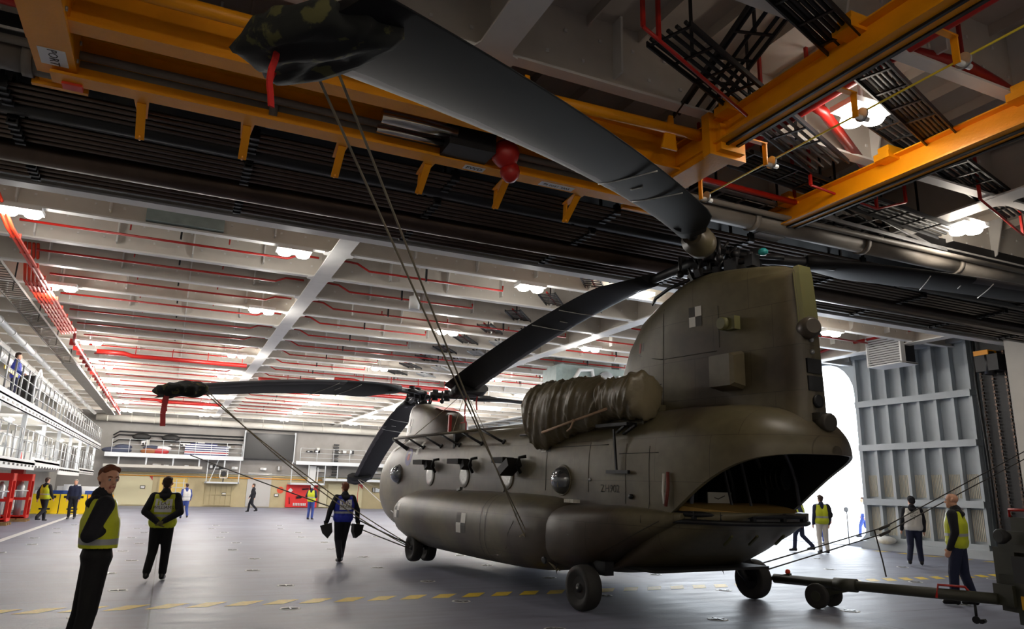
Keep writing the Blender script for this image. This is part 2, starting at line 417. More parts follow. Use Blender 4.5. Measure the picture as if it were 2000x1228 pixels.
# heater with louvres
ht = empty('unit_heater', (21.35, 16.35, 6.1), 'white louvred unit heater hanging in front of the sliding door top', 'heater')
m = MB(); m.bb((-.12, -.45, -.02), (.55, .75, .95)); m.build('casing', M_['dark'], ht)
m = MB()
for a, b2 in (((-.2, -.5, -.05), (.6, -.45, 0)), ((-.2, .75, -.05), (.0, .8, 1)), ((-.2, -.5, .95), (.6, .8, 1.0)), ((-.2, -.5, -.06), (.6, .8, -.02)), ((-.2, -.52, -.05), (-.0, -.46, 1))): m.bb(a, b2)
m.build('frame', M_['white'], ht)
m = MB()
for k in range(12): m.box((-.16, .15, .04+k*.08), (.07, 1.2, .014), 0, Euler((0, .5, 0)).to_matrix())
m.build('louvre', M_['white'], ht)
m = MB(); m.tube([(.2, -.2, .95), (.2, -.2, 1.4)], .03); m.tube([(.2, .5, .95), (.2, .5, 1.4)], .03); m.build('hanger', M_['whiterail'], ht)

# ---- far wall fittings (x = across, far plane y = YF)
def far_box(name, x0, x1, z0, z1, mt, label, cat, d=.1, kind=None, y=YF):
    m = MB(); m.bb((x0, y-d, z0), (x1, y, z1)); o = m.build(name, mt)
    if kind: struct(o, label)
    else: tag(o, label, cat)
    return o
far_box('wall_far_panel', -3.9, 20, 0, 2.55, M_['tanwall'], 'tan lower part of the far wall', '', .05, 1)
far_box('door_2', -3.4, -.95, .08, 2.26, mat('cream_shutter', (208, 200, 164), .5), 'cream shutter door left in the far wall', '', .12, 1)
m = MB(); m.prism([(-1.25, 2.2), (-.98, 2.2), (-.98, 1.85)], 1, YF-.14, YF-.125); tag(m.build('warning_triangle', M_['red']), 'small red triangle sign on the corner of the cream shutter', 'sign')
far_box('door_3', 5.75, 7.55, .05, 2.65, mat('grey_shutter', (186, 184, 182), .5), 'tall grey shutter door below the black screen', '', .12, 1)
far_box('door_4', 12.05, 14.9, .08, 1.95, mat('cream_shutter_b', (204, 194, 156), .5), 'cream shutter door right of the red board', '', .12, 1)
m = MB(); m.prism([(14.5, 1.95), (14.9, 1.95), (14.9, 1.55)], 1, YF-.14, YF-.125); tag(m.build('warning_triangle', M_['red']), 'small red triangle sign on the right-hand cream shutter', 'sign')
# lit doorway
dw = empty('doorway_recess', (-.55, YF-.05, 0), 'lit yellowish doorway with a frame and stair rails between the shutters', 'doorway')
m = MB(); m.bb((0, -.1, 0), (.08, 0, 2.1)); m.bb((2.0, -.1, 0), (2.08, 0, 2.1)); m.bb((0, -.1, 2.1), (2.08, 0, 2.2)); m.build('door_frame', M_['tanwall'], dw)
m = MB(); m.bb((.08, -.03, 0), (2.0, -.01, 2.1)); m.build('back_panel', mat('lit_ochre', (222, 190, 104), .5), dw)
m = MB(); m.bb((.35, -.07, .1), (.85, -.03, 1.9)); m.build('door_leaf', M_['tanwall'], dw)
m = MB()
for k in range(5): m.bb((1.0, -.07, .3+k*.35), (1.9, -.04, .35+k*.35))
m.bb((1.2, -.08, .1), (1.26, -.03, 2)); m.bb((1.7, -.08, .1), (1.76, -.03, 2)); m.build('stair_rail', M_['whiterail'], dw)
# display screen
sc = empty('display_screen', (5.25, YF-.55, 3.68), 'large black display screen mounted high on the far wall', 'screen')
m = MB(); m.bb((0, 0, 0), (3.75, .25, 2.03)); m.build('casing', M_['dark'], sc)
m = MB(); m.bb((.08, -.01, .08), (3.67, 0, 1.95)); m.build('screen_panel', M_['screen'], sc)
m = MB(); m.bb((-.1, .1, -.15), (0, .5, 2.2)); m.bb((3.75, .1, -.15), (3.85, .5, 2.2)); m.build('bracket', M_['whiterail'], sc)
# red damage control board
rb = empty('damage_control_board', (8.75, YF-.3, 0), 'bright red equipment board with tools and cylinders on the far wall', 'board')
m = MB(); m.bb((0, 0, .05), (2.45, .25, 1.8)); m.build('panel', mat('bright_red', (226, 22, 16), .4), rb)
m = MB()
for k in range(8): m.tube([(.62+k*.13, -.06, .15), (.62+k*.13, -.06, .38)], .045, 8)
m.build('cylinder_row', M_['white'], rb)
m = MB(); m.box((.3, -.02, 1.35), (.28, .03, .28), 0, Euler((0, .78, 0)).to_matrix()); m.build('placard', M_['white'], rb)
m = MB(); m.tube([(.8, -.06, .8), (1.2, -.06, .85)], .09, 8); m.tube([(1.2, -.1, 1.45), (1.7, -.1, 1.5)], .05, 8); m.tube([(.25, -.05, .8), (.3, -.05, .3)], .03, 8); m.tube([(1.85, -.05, 1.6), (1.9, -.05, .8)], .03, 8); m.build('tool', M_['dark'], rb)
m = MB(); m.bb((11.35, YF-.4, .1), (11.95, YF-.1, 1.55)); m.bb((11.45, YF-.42, .95), (11.85, YF-.4, 1.4)); tag(m.build('control_cabinet', mat('cabinet_cream', (214, 206, 176), .5)), 'cream control cabinet standing right of the red board', 'cabinet')
m = MB(); m.lathe((8.3, YF-.06, 1.35), (0, -1, 0), [(0, .26), (.03, .26)], 20); tag(m.build('round_notice', mat('notice_orange', (220, 80, 40), .5)), 'round orange notice left of the red board', 'sign')
for (x, z, l) in ((-1.75, 1.25, 'small framed notice on the cream shutter'), (3.95, .85, 'small framed notice on the ribbed tan panel'), (7.85, .85, 'small framed notice beside the tall grey shutter')):
    m = MB(); m.bb((x, YF-.17, z), (x+.34, YF-.13, z+.22)); m.bb((x+.04, YF-.18, z+.04), (x+.3, YF-.17, z+.18), 1); tag(m.build('framed_notice', [M_['dark'], M_['white']]), l, 'notice')
# ribbed locker panel
m = MB(); m.bb((2.75, YF-.12, .1), (4.7, YF-.04, 1.75))
for k in range(6): m.bb((2.75+k*.38, YF-.2, .05), (2.81+k*.38, YF-.12, 1.8))
for k in range(3): m.bb((2.7, YF-.22, .1+k*.8), (4.75, YF-.18, .16+k*.8))
tag(m.build('ribbed_hatch', M_['tanwall']), 'tan ribbed hatch under the small cantilever platform', 'hatch')
# equipment clutter on the far wall, each a small box or pipe run
random.seed(4)
CL = []
CL = sorted((random.uniform(-4, 19.5), random.choice([2.85, 4.4, 1.35])) for _ in range(46)); cnt = {}
for x, z in CL:
    if 5.0 < x < 9.3 and z > 3.5: continue
    if z < 2 and not (4.8 < x < 5.6 or 1.7 < x < 2.6 or 15.2 < x < 19): continue
    wd = random.uniform(.2, .7); hh = random.uniform(.12, .4)
    m = MB(); m.bb((x, YF-.3, z), (x+wd, YF-.02, z+hh)); m.bb((x+.04, YF-.33, z+.03), (x+wd*.5, YF-.3, z+hh-.04), 1)
    tag(m.build('junction_box', [random.choice([M_['wall'], M_['greypipe'], M_['dark'], M_['white']]), M_['steel']]), 'small electrical box on the far wall, %s from the left in the %s row' % (ORD[cnt.setdefault(z, -1)+1], {2.85: 'middle', 4.4: 'top', 1.35: 'bottom'}[z]), 'electrical box', 'electrical boxes on the far wall'); cnt[z] += 1
for z, r_, mt, lb in ((5.35, .05, 'dark', 'upper dark pipe along the far wall under the round duct'), (5.12, .05, 'dark', 'middle dark pipe along the far wall under the round duct'), (4.75, .04, 'dark', 'lowest dark pipe along the far wall behind the railing'), (2.5, .05, 'steel', 'steel pipe along the far wall over the shutters'), (2.38, .03, 'tanwall', 'tan pipe along the far wall over the shutters'), (2.2, .03, 'yellow', 'yellow pipe along the far wall over the shutters')):
    m = MB(); m.tube([(-4, YF-.2, z-.3), (-3.6, YF-.2, z), (5.1, YF-.2, z)] if z > 3 else [(-4, YF-.25, z), (19, YF-.25, z)], r_, 8)
    tag(m.build('wall_pipe', M_[mt]), lb, 'pipe')
m = MB(); m.tube([(-5.2, YF-1.1, 6.28), (5, YF-1.1, 6.25), (23, YF-1.1, 6.2)], .26, 16)
for k in range(18): m.lathe((-4.5+k*1.55, YF-1.1, 6.265), (1, 0, 0), [(0, .285), (.06, .285)], 16); m.bb((-4.5+k*1.55, YF-1.12, 6.5), (-4.46+k*1.55, YF-1.08, ZC))
tag(m.build('ventilation_duct', M_['wall']), 'long round duct across the top of the far wall', 'duct')

def railing(parent, p0, p1, h=1.0, n=8, mt=None, r_=.022):
    """posts, each one a part, and the rails between them, in the parent's own axes"""
    p0, p1 = Vector(p0), Vector(p1); mt = mt or M_['whiterail']
    pm = MB(); pm.tube([(0, 0, 0), (0, 0, h)], r_, 6); pm.bb((-.05, -.05, 0), (.05, .05, .02)); po = None
    for k in range(n):
        if po is None: o = po = pm.build('post', mt, parent)
        else: o = po.copy(); col.objects.link(o); o.parent = parent
        o.location = p0.lerp(p1, k/(n-1))
    for z in (h, h*.66, h*.33):
        m = MB(); m.tube([p0+Vector((0, 0, z)), p1+Vector((0, 0, z))], .014, 6); m.build('rail', mt, parent)
cwf = empty('far_gallery', (-4.3, YF-1.5, 3.7), 'white railed gallery along the far wall left of the black screen', 'gallery')
m = MB(); m.bb((0, 0, -.1), (9.4, 1.45, 0)); m.bb((0, -.05, -.22), (9.4, 0, .08)); m.build('deck', M_['whiterail'], cwf)
railing(cwf, (.4, .02, 0), (9.3, .02, 0), 1.05, 9)
for k in range(5): m = MB(); m.bb((.9+k*1.8, .1, -.75), (1.0+k*1.8, .2, -.1)); m.build('hanger', M_['whiterail'], cwf)
m = MB(); m.bb((0, .0, -.95), (6.6, .3, -.75)); m.build('lower_beam', M_['wall'], cwf)
cw2 = empty('cantilever_platform', (2.6, YF-1.3, 1.75), 'small white platform hanging below the far gallery', 'platform')
m = MB(); m.bb((0, 0, 0), (2.45, 1.3, .12)); m.build('deck', M_['whiterail'], cw2)
for a in ((.05, 0), (2.35, 0)): m = MB(); m.bb((a[0], 0, 0), (a[0]+.06, .06, 1.9)); m.build('hanger', M_['whiterail'], cw2)
m = MB(); m.bar((.3, .1, .1), (.85, .1, 1.9), .05, .05); m.build('brace', M_['whiterail'], cw2)
fan = empty('white_fan_unit', (3.9, YF-.9, 2.15), 'white square fan unit standing on the small platform', 'fan')
m = MB(); m.bb((-.3, 0, 0), (.3, .05, .05)); m.bb((-.3, 0, .6), (.3, .05, .65)); m.bb((-.3, 0, 0), (-.25, .05, .65)); m.bb((.25, 0, 0), (.3, .05, .65)); m.build('frame', M_['white'], fan)
m = MB(); m.lathe((0, .05, .32), (0, -1, 0), [(0, .2), (.06, .18)], 14); m.build('rotor', M_['dark'], fan)
m = MB(); m.bb((-.04, .1, -.28), (.04, .15, .02)); m.build('stand', M_['dark'], fan)
cwr = empty('right_far_gallery', (9.1, YF-1.5, 3.55), 'white railed gallery along the far wall right of the black screen', 'gallery')
m = MB(); m.bb((0, 0, -.1), (11, 1.45, 0)); m.bb((0, -.05, -.2), (11, 0, .08)); m.build('deck', M_['whiterail'], cwr)
railing(cwr, (.3, .02, 0), (10.8, .02, 0), 1.1, 9)
cwl = empty('lower_far_gallery', (8.8, YF-1.5, 1.85), 'white lower landing above the red board on the far wall', 'gallery')
m = MB(); m.bb((0, 0, -.05), (2.7, 1.4, .1)); m.build('deck', M_['whiterail'], cwl)
m = MB(); m.bb((2.7, 0, .3), (10.5, 1.4, .5)); m.build('side_deck', M_['whiterail'], cwl)
for k in range(3): m = MB(); m.bb((.02+k*1.3, 0, 0), (.08+k*1.3, .06, 1.7)); m.build('post', M_['whiterail'], cwl)
for k in range(4): m = MB(); m.bb((3.6+k*1.9, 0, .4), (3.66+k*1.9, .06, 1.6)); m.build('post', M_['whiterail'], cwl)
m = MB(); m.bb((10.4, YF-.5, 2.05), (10.9, YF-.1, 3.3)); m.bb((11.0, YF-.5, 2.05), (11.1, YF-.4, 3.2)); tag(m.build('tall_locker', M_['white']), 'tall white locker on the landing above the red board', 'locker')
m = MB()
for k in range(12): m.bb((12.2+(k % 2)*.05, YF-.35, 2.6+k*.22), (12.65, YF-.15, 2.72+k*.22))
tag(m.build('cable_ladder', M_['dark']), 'dark vertical cable ladder right of the black screen', 'cable ladder')
# stores lying on the far gallery
mats_ = [mat('stack_white', (226, 226, 228), .6), mat('stack_navy', (44, 48, 96), .6), mat('stack_red', (170, 40, 44), .6), mat('stack_brown', (150, 92, 52), .7), mat('bundle_blue', (66, 72, 92), .8)]
for k in range(6):
    m = MB(); z = 3.72+k*.16; x0 = 0.95 if k < 5 else 1.3
    m.bb((x0, YF-1.2, z), (x0+(3.1 if k < 5 else 1.9), YF-.3, z+.08), 0); m.bb((x0, YF-1.18, z+.08), (x0+(3.05 if k < 5 else 1.9), YF-.3, z+.155), 1 if k != 1 else 2)
    tag(m.build('folded_mat', mats_), 'white and navy striped mat on the far gallery, %s from the bottom of the stack' % ORD[k], 'mat', 'striped mats stacked on the far gallery')
for k, (x, c, l) in enumerate(((-2.2, 4, 'grey blue rolled canvas on the far gallery, leftmost'), (-.35, 2, 'dark red folded canvas on the far gallery beside the striped mats'), (-1.1, 3, 'brown cloth bundle on the far gallery between two canvases'))):
    m = MB(); m.ell((x-1.4 if k == 0 else x-.35, YF-.8, 3.95), (1.0 if k == 0 else .6, .35, .25), 0, 14); m.ell((x-1.0 if k == 0 else x-.2, YF-.7, 4.2), (.6, .3, .2), 1, 12)
    tag(m.build('canvas_bundle', [mats_[c], mats_[0] if k == 1 else mats_[4]]), l, 'bundle')
for x, l in ((-1.9, 'black bag hung above the canvas bundles'), (.1, 'black bag hung above the striped mats, left end')):
    m = MB(); m.ell((x-.2, YF-.4, 5.0), (.65, .2, .28), 0, 12); tag(m.build('black_bag', M_['black']), l, 'bag')
# ================================================================== overhead services
random.seed(11)
# deeper boundary beam and the dark transverse run of pipes between the two bays
ti += 1; m = MB(); m.bb((XL, 13.35, 6.38), (XR, 13.37, ZC)); m.bb((XL, 13.22, 6.34), (XR, 13.5, 6.38), 1)
struct(m.build('trim_%d' % ti, [M_['beam'], M_['flange']]), 'bright deeper beam just beyond the black pipe run')
ti += 1; m = MB(); m.bb((XL, 9.1, 6.45), (XR, 12.3, 6.5)); m.bb((XL, 12.2, 6.1), (XR, 12.3, 6.5)); m.bb((XL, 9.1, 6.45), (XR, 9.2, 6.9))  # plate added over the pipes, its dark colour stands for shade
struct(m.build('trim_%d' % ti, M_['dark']), 'dark plate added above the pipe run to darken it')
def xpipe(name, y, z, r_, mt, label, group=None, x0=XL+.1, x1=XR-.1, cat='pipe', n=8):
    m = MB(); m.tube([(x0, y, z), ((x0+x1)/2, y, z-.02), (x1, y, z)], r_, n); return tag(m.build(name, M_[mt]), label, cat, group)
for k in range(7): xpipe('hydraulic_pipe', 9.22+k*.075, 6.10-(k % 2)*.02, .028, 'blackpipe', 'thin dark pipe, %s from the near side of the upper transverse bundle' % ORD[k], 'pipes in the upper bundle')
for k in range(9): xpipe('hydraulic_pipe', 10.0+k*.075, 6.02-(k % 2)*.02, .03, 'blackpipe', 'thin shiny dark pipe, %s from the near side of the middle transverse bundle' % ORD[k], 'pipes in the middle bundle')
for k in range(6): xpipe('hydraulic_pipe', 11.42+k*.085, 6.02-(k % 2)*.02, .032, 'blackpipe', 'thin dark pipe, %s from the near side of the lowest transverse bundle' % ORD[k], 'pipes in the lowest bundle')
xpipe('lagged_main', 9.82, 6.12, .12, 'dark', 'smooth black main between the upper and middle pipe bundles', n=16)
xpipe('lagged_main', 10.98, 6.02, .19, 'blackpipe', 'thick smooth dark main between the middle and lowest pipe bundles', n=18)
m = MB(); x = XL+.1
while x < XR-2.8:
    m.tube([(x, 8.86, 6.25), (x+2.6, 8.86, 6.25)], .17, 14); m.lathe((x+2.5, 8.86, 6.25), (1, 0, 0), [(0, .2), (.1, .2)], 14); x += 2.6
tag(m.build('grey_duct', M_['greypipe']), 'fat grey lagged pipe with collars beside the black pipe run', 'pipe')
xpipe('conduit', 8.62, 6.32, .05, 'greypipe', 'slim grey conduit beside the fat grey lagged pipe')
pc = None
for k in range(11):
    x = XL+2.2+k*2.75
    for bi, (y0, y1, z) in enumerate(((9.18, 9.72, 6.06), (9.96, 10.66, 5.97), (11.38, 11.9, 5.97))):
        m = MB(); m.bb((x-.04, y0, z-.03), (x+.04, y1, z+.01))
        for q in range(int((y1-y0)/.15)+1): m.bb((x-.06, y0+q*.15, z-.05), (x+.06, y0+q*.15+.05, z+.1))
        m.bb((x-.02, y0, z), (x+.02, y0+.04, 6.47)); m.bb((x-.02, y1-.04, z), (x+.02, y1, 6.47))
        tag(m.build('pipe_clamp', M_['dark']), 'black clamp bracket on the %s pipe bundle, %s from the left' % (['upper', 'middle', 'lowest'][bi], ORD[k]), 'clamp', 'clamps on the pipe run')

# sprinkler pipes, one under each bay of the far hangar, left and right of the girder at x = 2.85
def sprinkler(pts, label, group, drops=None):
    m = MB(); m.tube(pts, .027, 6)
    a, b_ = Vector(pts[0]), Vector(pts[-1]); L = int((b_-a).length/1.9)
    t = empty('sprinkler_pipe', pts[0], label, 'pipe', group); o = Vector(pts[0])
    m.v = [tuple(Vector(v)-o) for v in m.v]; m.build('pipe', M_['red'], t)
    for k in range(1, L):
        p = a.lerp(b_, k/L)-o; p.z = pts[len(pts)//2][2]-o.z
        q = MB(); q.tube([p, p+Vector((0, 0, .12))], .018, 6); q.build('riser', M_['red'], t)
    q = MB(); 
    for k in range(max(1, L//2)):
        p = a.lerp(b_, (k+.6)/max(1, L//2+.2))-o; q.bb((p.x-.02, p.y-.03, pts[len(pts)//2][2]-o.z-.04), (p.x+.02, p.y+.03, ZC-o.z))
    q.build('hanger', M_['dark'], t)
    return t
for k in range(0, 20):
    y = 14.5+BS*k
    if y > YF-2: break
    z = 6.75
    sprinkler([(-3.3, y, z), (1.9, y, z), (2.15, y, z+.12), (2.6, y, z+.12)], 'thin red sprinkler pipe left of the long girder, %s from the black pipe run' % ORD[k], 'red sprinkler pipes left of the girder')
    xe = 7.3 if k % 3 else 11.5
    sprinkler([(3.15, y, z+.14), (3.5, y, z+.12), (3.8, y, z-.03), (xe, y, z-.03), (xe, y, z+.1)], 'thin red sprinkler pipe right of the long girder, %s from the black pipe run' % ORD[k], 'red sprinkler pipes right of the girder')
    if k < 9: sprinkler([(12.7, y, z), (20.6, y, z)], 'thin red sprinkler pipe near the door side, %s from the black pipe run' % ORD[k], 'red sprinkler pipes on the door side')
for i, (y, x0, x1) in enumerate(((31.3, -3.0, 2.4), (35.5, 3.3, 11.6), (37.7, 3.6, 13), (33.4, 6.4, 11.9), (48.4, -2, 2.5))):
    m = MB(); m.tube([(x0, y, 6.5), (x0+.9, y, 6.5), (x0+1.2, y, 6.42), (x1, y, 6.42)], .085, 8)
    for q in range(4): xx = x0+1.3+q*(x1-x0-1.5)/3; m.bb((xx, y-.02, 6.4), (xx+.03, y+.02, ZC))
    tag(m.build('fire_main', M_['red']), 'thick bright red fire main crossing under the beams, %s' % ['left of the girder', 'nearest right of the girder', 'farther one right of the girder', 'short one beside the middle blade', 'farthest one on the left'][i], 'pipe')
# near-bay reds
for i, (pts, r_) in enumerate((([(3.5, 9.7, 6.75), (9, 9.7, 6.7), (20, 9.6, 6.7)], .07), ([(3.5, 10.0, 6.6), (9, 10, 6.6), (21, 9.95, 6.6)], .05), ([(-5, 8.2, 6.55), (3, 8.3, 6.5), (9, 8.4, 6.5)], .05),
    ([(7.1, 3, 6.75), (7.15, 5.5, 6.75), (7.2, 8.6, 6.75)], .07), ([(7.15, 6.3, 6.8), (7.5, 6.4, 6.8), (9.4, 7.3, 6.75)], .075), ([(7.1, 5.0, 6.8), (8.2, 4.9, 6.85), (12, 5.3, 6.8)], .09), ([(4.0, 5.6, 6.5), (4.2, 5.6, 6.4), (6.6, 6.6, 6.4)], .022), ([(8.5, 7.6, 6.4), (10.2, 7.8, 6.4), (10.8, 7.7, 6.6)], .02), ([(11.5, 6.9, 6.5), (13.8, 7.6, 6.5)], .02))):
    m = MB(); m.tube(pts, r_, 8)
    for p in pts: m.bb((p[0]-.02, p[1]-.02, p[2]), (p[0]+.02, p[1]+.02, ZC))
    tag(m.build('fire_main' if r_ > .03 else 'sprinkler_pipe', M_['red']), ['upper of the two red mains above the rotor hub', 'lower of the two red mains above the rotor hub', 'red main behind the yellow bridge crane', 'red main running alongside the nearer crane rail', 'red branch pipe by the bright cluster lamp', 'thick red branch pipe at the top right', 'thin red pipe with an upturned end above the yellow jib', 'thin red pipe below the farther crane rail', 'thin red pipe at the upper right beside the beacon'][i], 'pipe')

# cable trays: ladder type
def tray(p0, p1, wd, mt, label, group=None, cables=3, step=.5, cm='black', name='cable_tray'):
    p0, p1 = Vector(p0), Vector(p1); d = (p1-p0); L = d.length; dn = d/L; sx = Vector((-dn.y, dn.x, 0)).normalized()
    t = empty(name, p0, label, 'cable tray', group)
    m = MB()
    for s_ in (-1, 1): m.bar(sx*wd/2*s_, d+sx*wd/2*s_, .02, .07)
    for k in range(int(L/step)): m.bar(dn*(k*step+.05)-sx*wd/2, dn*(k*step+.05)+sx*wd/2, .035, .02)
    m.build('ladder_frame', M_[mt], t)
    hs = 1.4 if L < 12 else 4
    for k in range(max(1, int(L/hs))):
        q = MB(); q.bb(tuple(dn*(k*hs+.5)), tuple(dn*(k*hs+.5)+Vector((.03, .03, ZC-p0.z-.05)))); q.build('hanger', M_['dark'], t)
    for c in range(cables):
        m = MB(); off = sx*(-wd/2+wd*(c+.5)/cables)+Vector((0, 0, .04)); m.tube([off, d*.5+off+Vector((0, 0, random.uniform(-.01, .02))), d+off], .026, 6); m.build('cable', M_[cm], t)
    return t
tray((4.4, 5.7, 6.6), (8.6, 7.3, 6.6), .55, 'dark', 'black cable tray over the end of the yellow jib arm', cables=5)
tray((5.2, 4.9, 6.75), (5.9, 7.2, 6.7), .5, 'dark', 'black cable tray crossing above the nearer crane rail', cables=3)
tray((3.1, 3.9, 6.5), (9.2, 5.9, 6.55), .4, 'dark', 'thick black cable run crossing at the top of the hangar', cables=7, cm='black')
tray((8.0, 6.0, 6.75), (13.5, 7.4, 6.75), .5, 'dark', 'black cable tray behind the bright cluster lamp', cables=6)
tray((7.2, 7.7, 6.6), (12.9, 8.35, 6.6), .5, 'dark', 'black cable tray under the second white beam', cables=5)
tray((9.6, 8.35, 6.65), (13.2, 9.3, 6.65), .55, 'steel', 'grey ladder tray beside the farther crane rail', cables=1)
tray((9.8, 4.2, 6.7), (14.6, 5.9, 6.7), .6, 'dark', 'black cable tray at the upper right corner', cables=6)
tray((7.2, 8.8, 6.55), (13.5, 9.05, 6.55), .35, 'steel', 'narrow grey ladder tray above the red mains', cables=2)
for i in range(9):
    y = 15.0+i*2.12
    tray((8.6-.02*i, y-.5, 6.82), (9.6-.02*i, y+.75, 6.82), .45, 'dark', 'short dark ladder tray with a red cable, %s from the black pipe run' % ORD[i], 'ladder trays with red cables', cables=1, cm='red', step=.16)
    tray((9.9, y-.4, 6.82), (10.9, y+.85, 6.82), .45, 'steel' if i != 2 else 'green', 'green cable ladder between beams right of the girder' if i == 2 else 'short grey ladder tray in the second row, %s from the black pipe run' % ORD[i], None if i == 2 else 'grey ladder trays in the second row', cables=1, step=.16)
# orange-red service pipes, upper left, and the grey ladder duct along the gallery
for k in range(6):
    m = MB(); xx = -3.25-.085*k
    m.tube([(xx-.25 if k < 2 else xx, 15.0 if k < 2 else 19.5, 6.95 if k < 2 else 7.1), (xx, 15.9 if k < 2 else 20.2, 6.35), (xx, 26.8+.1*k, 6.35)], .034, 8)
    for q in range(10):
        yy = 16.5+q*1.1 if k < 2 else 20.6+q*.65
        m.bb((xx-.05, yy, 6.32), (xx+.05, yy+.05, 6.42))
    tag(m.build('service_pipe', M_['orange_red']), 'orange-red service pipe at upper left, %s of the six from the right' % ORD[k], 'pipe', 'long pair of orange-red pipes' if k < 2 else 'bank of four orange-red pipes')
m = MB(); m.tube([(-3.3, 27.0, 6.45), (-3.45, 28.5, 6.35), (-3.55, 58, 6.3)], .05, 8)
for k in range(26): m.bb((-3.65, 29+k*1.1, 6.28), (-3.45, 29.15+k*1.1, 6.5))
tag(m.build('service_pipe', M_['red']), 'red pipe with clips running away along the left gallery', 'pipe')
tray((-4.05, 16.5, 6.25), (-4.05, 57.5, 6.2), .5, 'greypipe', 'long grey ladder tray running away above the left gallery', cables=0, step=.24)
m = MB(); m.bb((-4.3, 33, 6.16), (-3.8, 57.5, 6.19)); tag(m.build('tray_cover', M_['greypipe']), 'flat grey cover on the far part of the long ladder tray', 'tray cover')
for x, z, r_, y0, l in ((-5.0, 6.2, .1, 14, 'round white pipe above the left gallery'), (-5.6, 5.75, .13, 16, 'fat white pipe above the left gallery, lower than the slim one'), (-6.2, 6.5, .16, 14, 'fat pale pipe close to the left wall')):
    m = MB(); m.tube([(x, y0, z), (x, 57, z)], r_, 10)
    for k in range(20): m.lathe((x, y0+2*k+1, z), (0, 1, 0), [(0, r_+.03), (.06, r_+.03)], 10)
    tag(m.build('white_pipe', M_['white']), l, 'pipe')

# ceiling lamps (each a fixture of two or four bright discs with its own light)
def lamp(x, y, quad=False, z=6.55, wt=1.0, label=None, group=None, lc=(1, .955, .89)):
    t = empty('ceiling_lamp', (x, y, z), label or 'bright round twin lamp hanging under the ceiling of the far bay', 'lamp', group)
    m = MB(); m.bb((-.36, -.2, .05), (.36, .2, .13)); m.bb((-.02, -.02, .13), (.02, .02, ZC-z)); m.build('housing', M_['white'], t)
    offs = [(-.19, 0), (.19, 0)] + ([(0, .17), (0, -.17)] if quad else [])
    for a, b_ in offs:
        m = MB(); m.lathe((a, b_, .05), (0, 0, -1), [(0, .14), (.05, .15), (.09, .12)], 16); m.build('lens', M_['lamp'], t)
    ld = bpy.data.lights.new('lamp_light', 'POINT'); ld.energy = LAMP_W*wt; ld.shadow_soft_size = .22; ld.color = (1, .88, .74) if y < 10 else lc
    lo = bpy.data.objects.new('lamp_light', ld); col.objects.link(lo); lo.location = (x, y, z-.28)
    return t
LG = 'twin lamps under the far bay ceiling'
rows = [15.6, 21.6, 30.0, 36.2, 41.2, 45.6, 52.0, 58.2]
for i, y in enumerate(rows):
    for j, x in enumerate((-3.1, 1.9, 7.6, 12.9, 17.8)):
        if i == 0:
            lab = ['nearest twin lamp at the left edge of the far bay', 'twin lamp in the nearest row, left of the long girder', 'lamp in the nearest row, above the middle rotor blade', 'lamp in the nearest row, behind the tail pylon', 'lamp glowing above the bright side opening'][j]; g = None
        elif i == 1:
            lab = ['twin lamp in the second row beside the orange-red pipes', 'twin lamp in the second row, left of the long girder', 'lamp in the second row between the ladder trays', 'lamp in the second row, behind the tail pylon', 'lamp in the second row near the side opening'][j]; g = None
        else: lab, g = 'small distant twin lamp, %s row from the front, %s from the left' % (ORD[i], ORD[j]), LG
        lamp(x, y, False, wt=(3.2 if i > 2 else 2.6 if i > 1 else 1.15 if i else .6), label=lab, group=g)
for lx in (-3.1, 1.9, 7.6, 12.9, 18):  # unseen lamps added to brighten the crane and the near floor
    lamp(lx, -3.5, True, 6.6, 2.0 if lx < 2 else .35, 'four-lobed fill lamp added behind the viewpoint, %s column from the left wall' % ORD[int((lx+4)/4.5)])
lamp(7.75, 6.0, True, 6.6, .42, 'bright four-lobed lamp between the two orange crane rails')
lamp(12.9, 8.05, True, 6.6, .7, 'bright four-lobed lamp right of the farther crane rail')
m = MB(); m.bb((-1.0, 15.35, 6.75), (.45, 15.6, 7.0)); tag(m.build('strip_fixture', M_['green']), 'pale green unlit strip fixture under the first beams, left', 'fixture')
lf = MB(); lf.bb((9.9, 15.0, 6.7), (10.9, 15.25, 6.78)); lf.bb((10.4, 15.1, 6.78), (10.42, 15.12, ZC)); tag(lf.build('strip_light', M_['lamp']), 'thin lit strip light under the first beams above the middle blade', 'light')
lf = MB(); lf.tube([(15.6, 14.3, 6.7), (17.3, 14.3, 6.7)], .04); lf.bb((16.4, 14.29, 6.7), (16.42, 14.31, ZC)); tag(lf.build('strip_light', M_['lamp']), 'thin lit strip light right of the tail pylon', 'light')
m = MB(); m.lathe((5.4, 18.1, 6.3), (0, 0, 1), [(0, .14), (.35, .14), (.36, .1)], 16); m.bb((5.38, 18.08, 6.6), (5.42, 18.12, ZC)); tag(m.build('white_canister', M_['white']), 'small white cylinder hanging between beams right of the girder', 'canister')
